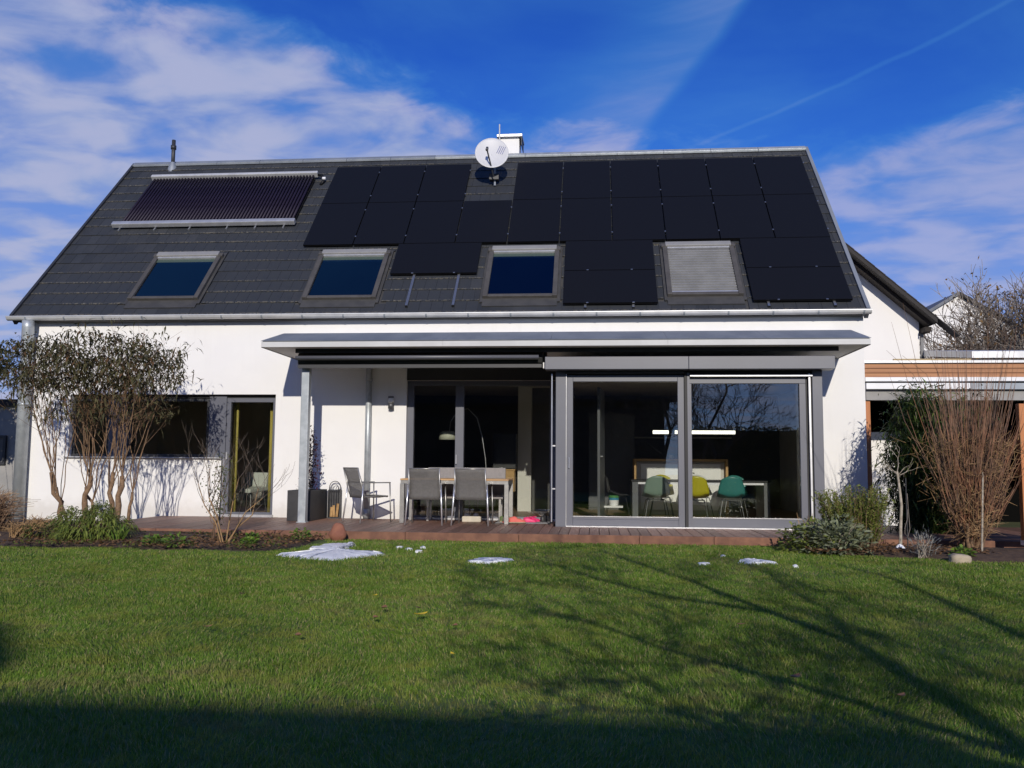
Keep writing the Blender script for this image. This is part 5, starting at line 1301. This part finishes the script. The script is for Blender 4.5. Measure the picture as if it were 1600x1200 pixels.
def climber2():
    o = thing('climbing_shrub', 'slim green climbing shrub on a dark stake before the garden door', 'shrub', (.74, -4.1, LAWN+.02))
    MB().tube([(.09, 0, -.05), (.09, 0, 1.15)], .008, 6).build('stake', 'iron', o)
    rr = random.Random(12); mb = MB(); P_ = []; D_ = []
    for k in range(9):
        pts = bend((rr.gauss(0.03, .03), rr.gauss(0, .03), 0), (rr.uniform(-.14, .2), rr.gauss(0, .08), rr.uniform(.8, 1.25)), 7, .07); mb.tube(pts, [.006-.0005*i for i in range(8)], 4, caps=False)
        for p in pts[3:]:
            for _ in range(11): P_.append(p+Vector((rr.gauss(0, .05), rr.gauss(0, .05), rr.gauss(0, .06)))); D_.append((rr.gauss(0, 1), rr.gauss(0, 1), rr.gauss(0, .7)))
    mb.build('stem', 'twig_brown', o); link('foliage', leaf_mesh('foliage', P_, D_, rng.uniform(.025, .05, len(P_)), rng.uniform(.014, .022, len(P_)), .4, 'climber_leaf'), o)
climber2()
for x, y, s_, lab in ((.55, -4.75, .14, 'bright green primrose clump left of the rose stems'), (.2, -4.6, .10, 'small primrose clump nearest the drooping green shrub'), (1.45, -4.6, .09, 'small green clump right of the rose stems'), (1.75, -3.5, .13, 'bright green clump beside the red boulder'), (1.15, -3.75, .07, 'tiny green tuft behind the rose bush'), (10.15, -4.4, .10, 'bright green tuft beside the pale stone')):
    leaf_mass('primrose', lab, 'plant', (x, y, LAWN+.05), (0, 0, s_*.35), (s_, s_, s_*.5), 110, .075, .035, 'primrose_leaf', .5, zdir=(.1, .9), group='small green bed plants')
o = thing('daffodil_shoots', 'upright bluish green shoots at the right of the drooping shrub', 'plant', (-.42, -4.35, LAWN+.03))
pp = rng.normal(0, .035, (26, 3)); pp[:, 2] = 0; link('leaves', leaf_mesh('leaves', pp, rnd_dirs(26, .75, 1), rng.uniform(.2, .34, 26), .02, .1, 'primrose_leaf'), o)

# right bed: rosemary, sage, lavender, white-barked sapling, willow, bamboo
def rosemary():
    o = thing('rosemary', 'bushy upright rosemary at the right corner of the bay', 'shrub', (9.15, -3.55, LAWN+.03))
    rr = random.Random(3); mb = MB(); P_ = []; D_ = []
    for k in range(280):
        bx_, by_ = rr.uniform(-.42, .36), rr.uniform(-.3, .3); hh = rr.uniform(.5, .86)*(1-.3*abs(bx_-.12))
        ex = bx_*1.12+rr.gauss(0, .04); pts = bend((bx_*.6, by_*.6, 0), (ex, by_*1.1+rr.gauss(0, .03), hh), 5, .03); mb.tube(pts, [.003, .003, .0025, .002, .0015, .0015], 3, caps=False)
        for i in range(52):
            t = rr.uniform(.15, 1); f_ = t*5; j = min(4, int(f_)); p = pts[j].lerp(pts[j+1], f_-j); P_.append(p); a_ = rr.uniform(0, 6.28); D_.append((math.cos(a_), math.sin(a_), rr.uniform(.3, 1.3)))
    tag(mb.build('stem', 'twig_brown', o), kind='stuff'); link('foliage', leaf_mesh('foliage', P_, D_, rng.uniform(.035, .06, len(P_)), .014, .1, 'rosemary_leaf'), o)
rosemary()
leaf_mass('sage_bush', 'low grey green sage bush in front of the rosemary', 'shrub', (8.82, -3.95, LAWN+.02), (0, 0, .17), (.40, .28, .24), 1300, .10, .034, 'sage_leaf', .4, 14, 'bark_pale', (.1, .9), .3)
leaf_mass('lemon_balm', 'green leafy bush at the left foot of the rosemary', 'shrub', (8.52, -3.72, LAWN+.02), (0, 0, .13), (.32, .27, .22), 1100, .075, .034, 'evergreen_leaf', .5, 10, zdir=(.0, .9))
o = dry('seed_heads', 'dry grey seed stalks leaning over the bay threshold', (8.62, -3.4, LAWN+.03), 40, .45, .22, 'straw', 'plant')
leaf_mass('lavender', 'small grey lavender clump left of the pale stone', 'plant', (9.72, -4.35, LAWN+.03), (0, 0, .12), (.16, .14, .16), 420, .07, .007, 'lavender_leaf', .1, 12, 'bark_pale', (.4, 1), .2)
rg = thing('snow_rag', 'small white snow heap at the foot of the white barked sapling', 'snow', (9.62, -3.75, LAWN+.03)); MB().grid(lambda i, j: (-.09+.2*i, -.05+.1*j, .07*math.sin(math.pi*i)*math.sin(math.pi*j)+.02*math.sin(9*i+5*j)), 10, 6).build('heap', 'snow', rg, smooth=True)
def sapling():
    o = thing('sapling', 'slender white barked sapling with short side branches in the right bed', 'tree', (9.66, -3.7, LAWN))
    MB().tube([(0, 0, -.05), (.01, 0, .3), (.03, 0, .6), (.01, 0, .85), (-.01, 0, 1.03)], [.024, .021, .019, .016, .014], 8, caps=False).build('trunk', 'bark_pale', o, smooth=True)
    mb = MB(); rr = random.Random(6); tips = []
    for d in ((-1, 0, .25), (-.8, .3, .5), (1, 0, .3), (.8, -.2, .55), (-.6, -.4, .7), (.2, .3, 1)):
        grow(mb, Vector((-.01, 0, 1.0+rr.uniform(-.03, .03))), Vector(d), rr.uniform(.10, .18), .006, 2, rr, .5, .0, .15, 2, tips, 4)
    mb.build('crown', 'bark_pale', o)
    P_ = [t[0] for t in tips]*2; link('foliage', leaf_mesh('foliage', [tuple(p) for p in P_], rnd_dirs(len(P_)), .03, .015, .3, 'climber_leaf'), o)
sapling()
st_ = thing('plant_stake', 'thin dark stake with a looped cord beside the sapling', 'stake', (9.76, -3.68, LAWN)); MB().tube([(0, 0, -.05), (0, 0, .95)], .007, 6).build('rod', 'iron', st_)
MB().tube([(.012, 0, .75), (.022, 0, .5), (.03+.0, -.01, .3), (.0, -.01, .2), (-.035, -.01, .24), (-.03, -.01, .32), (.0, -.01, .42), (.012, 0, .55)], .004, 5).build('cord', 'bark_grey', st_)
tk = MB().tube([(10.55, -3.95, LAWN), (10.62, -3.9, .95)], [.012, .010], 6).build('cane_stake', 'bark_pale'); tag(tk, 'pale leaning cane stake in front of the red willow', 'stake')
def willow():
    o = thing('willow_shrub', 'large coppiced willow with a fan of red brown stems', 'shrub', (10.56, -3.55, LAWN))
    rr = random.Random(15)
    mb = MB()
    for k in range(9): mb.tube(bend((rr.gauss(0, .06), rr.gauss(0, .05), -.05), (rr.uniform(-.28, .3), rr.gauss(0, .12), rr.uniform(.35, .7)), 4, .03), [.03, .027, .023, .02, .016], 7, caps=False)
    mb.build('stool', 'bark_brown', o, smooth=True)
    mb = MB(); tips = []
    for k in range(500):
        a_ = rr.gauss(.07, .21); a_ = max(-.36, min(.52, a_)); b_ = rr.gauss(0, .19); r0 = rr.uniform(.12, .7)
        s0 = Vector((math.sin(a_)*r0*.9+rr.gauss(0, .05), b_*r0, r0*math.cos(a_)*.85)); L = rr.uniform(.7, 1.75)*(1.08-.35*abs(a_))
        if rr.random() < .2: L = rr.uniform(1.7, 2.5)
        e_ = s0+Vector((math.sin(a_)*.78+rr.gauss(0, .05), b_*.8, math.cos(a_)))*L; m1 = s0.lerp(e_, .35)+Vector((math.sin(a_)*.05+rr.gauss(0, .025), rr.gauss(0, .03), 0)); m2 = s0.lerp(e_, .7)+Vector((math.sin(a_)*.05+rr.gauss(0, .025), rr.gauss(0, .03), 0))
        mb.tube([s0, m1, m2, e_], [.0048, .0042, .0032, .0014], 3, caps=False)
    tag(mb.build('stems', 'willow_red', o), kind='stuff')
    mb = MB()
    for k in range(2800):
        a_ = rr.gauss(.05, .26); z = rr.uniform(.2, 1.45); p = Vector((math.tan(max(-.6, min(.6, a_)))*z*.8+rr.gauss(0, .06), rr.gauss(0, .16), z))
        d = Vector((rr.gauss(0, .8), rr.gauss(0, .5), rr.gauss(.4, .6))).normalized(); mb.tube([p, p+d*rr.uniform(.07, .24)+Vector((rr.gauss(0, .02), 0, 0))], [.0032, .0015], 3, caps=False)
    tag(mb.build('twigs', 'straw', o), kind='stuff')
    mb = MB()
    for e_ in ((-.62, 0, 2.62, -.95), (-.45, .1, 2.55, -.75), (-.3, 0, 2.8, -.5), (-.55, 0, 3.25, -.72)):
        mb.tube([(-.2, 0, .9), (e_[0]*.6, 0, 1.8), (e_[0], 0, 2.3), (e_[3], 0, e_[2])], [.006, .005, .003, .0015], 4, caps=False)
    tag(mb.build('arching_stem', 'twig_brown', o), kind='stuff')
willow()
def bamboo():
    o = thing('bamboo', 'dense dark green bamboo between sapling and willow', 'bamboo', (10.82, -1.5, DECK))
    rr = random.Random(2); P_ = []; D_ = []
    for k in range(44):
        bx_, by_ = rr.uniform(-.38, .5), rr.uniform(-.35, .35); hh = rr.uniform(1.3, 2.15)
        pts = bend((bx_*.8, by_*.8, -.05), (bx_*1.25+rr.gauss(0, .08), by_*1.2, hh), 8, .06)
        MB().tube(pts, [.009-.0008*i for i in range(9)], 5, caps=False).build('culm', 'bark_pale' if k % 5 == 0 else 'climber_leaf', o)
        for p in pts[1:]:
            for _ in range(52): P_.append(p+Vector((rr.gauss(0, .11), rr.gauss(0, .1), rr.gauss(0, .1)))); D_.append((rr.gauss(0, 1), rr.gauss(-.2, .8), rr.gauss(.1, .5)))
    link('foliage', leaf_mesh('foliage', P_, D_, rng.uniform(.10, .19, len(P_)), rng.uniform(.016, .03, len(P_)), rng.uniform(.6, 1.4, len(P_)), 'bamboo_leaf'), o)
    n = 260; p = np.stack([rng.uniform(-.3, .55, n), rng.normal(-.2, .1, n), rng.uniform(1.6, 2.15, n)], 1)
    link('bright_foliage', leaf_mesh('bright_foliage', p, rnd_dirs(n, -.2, .8), .10, .022, .6, 'primrose_leaf'), o)
bamboo()
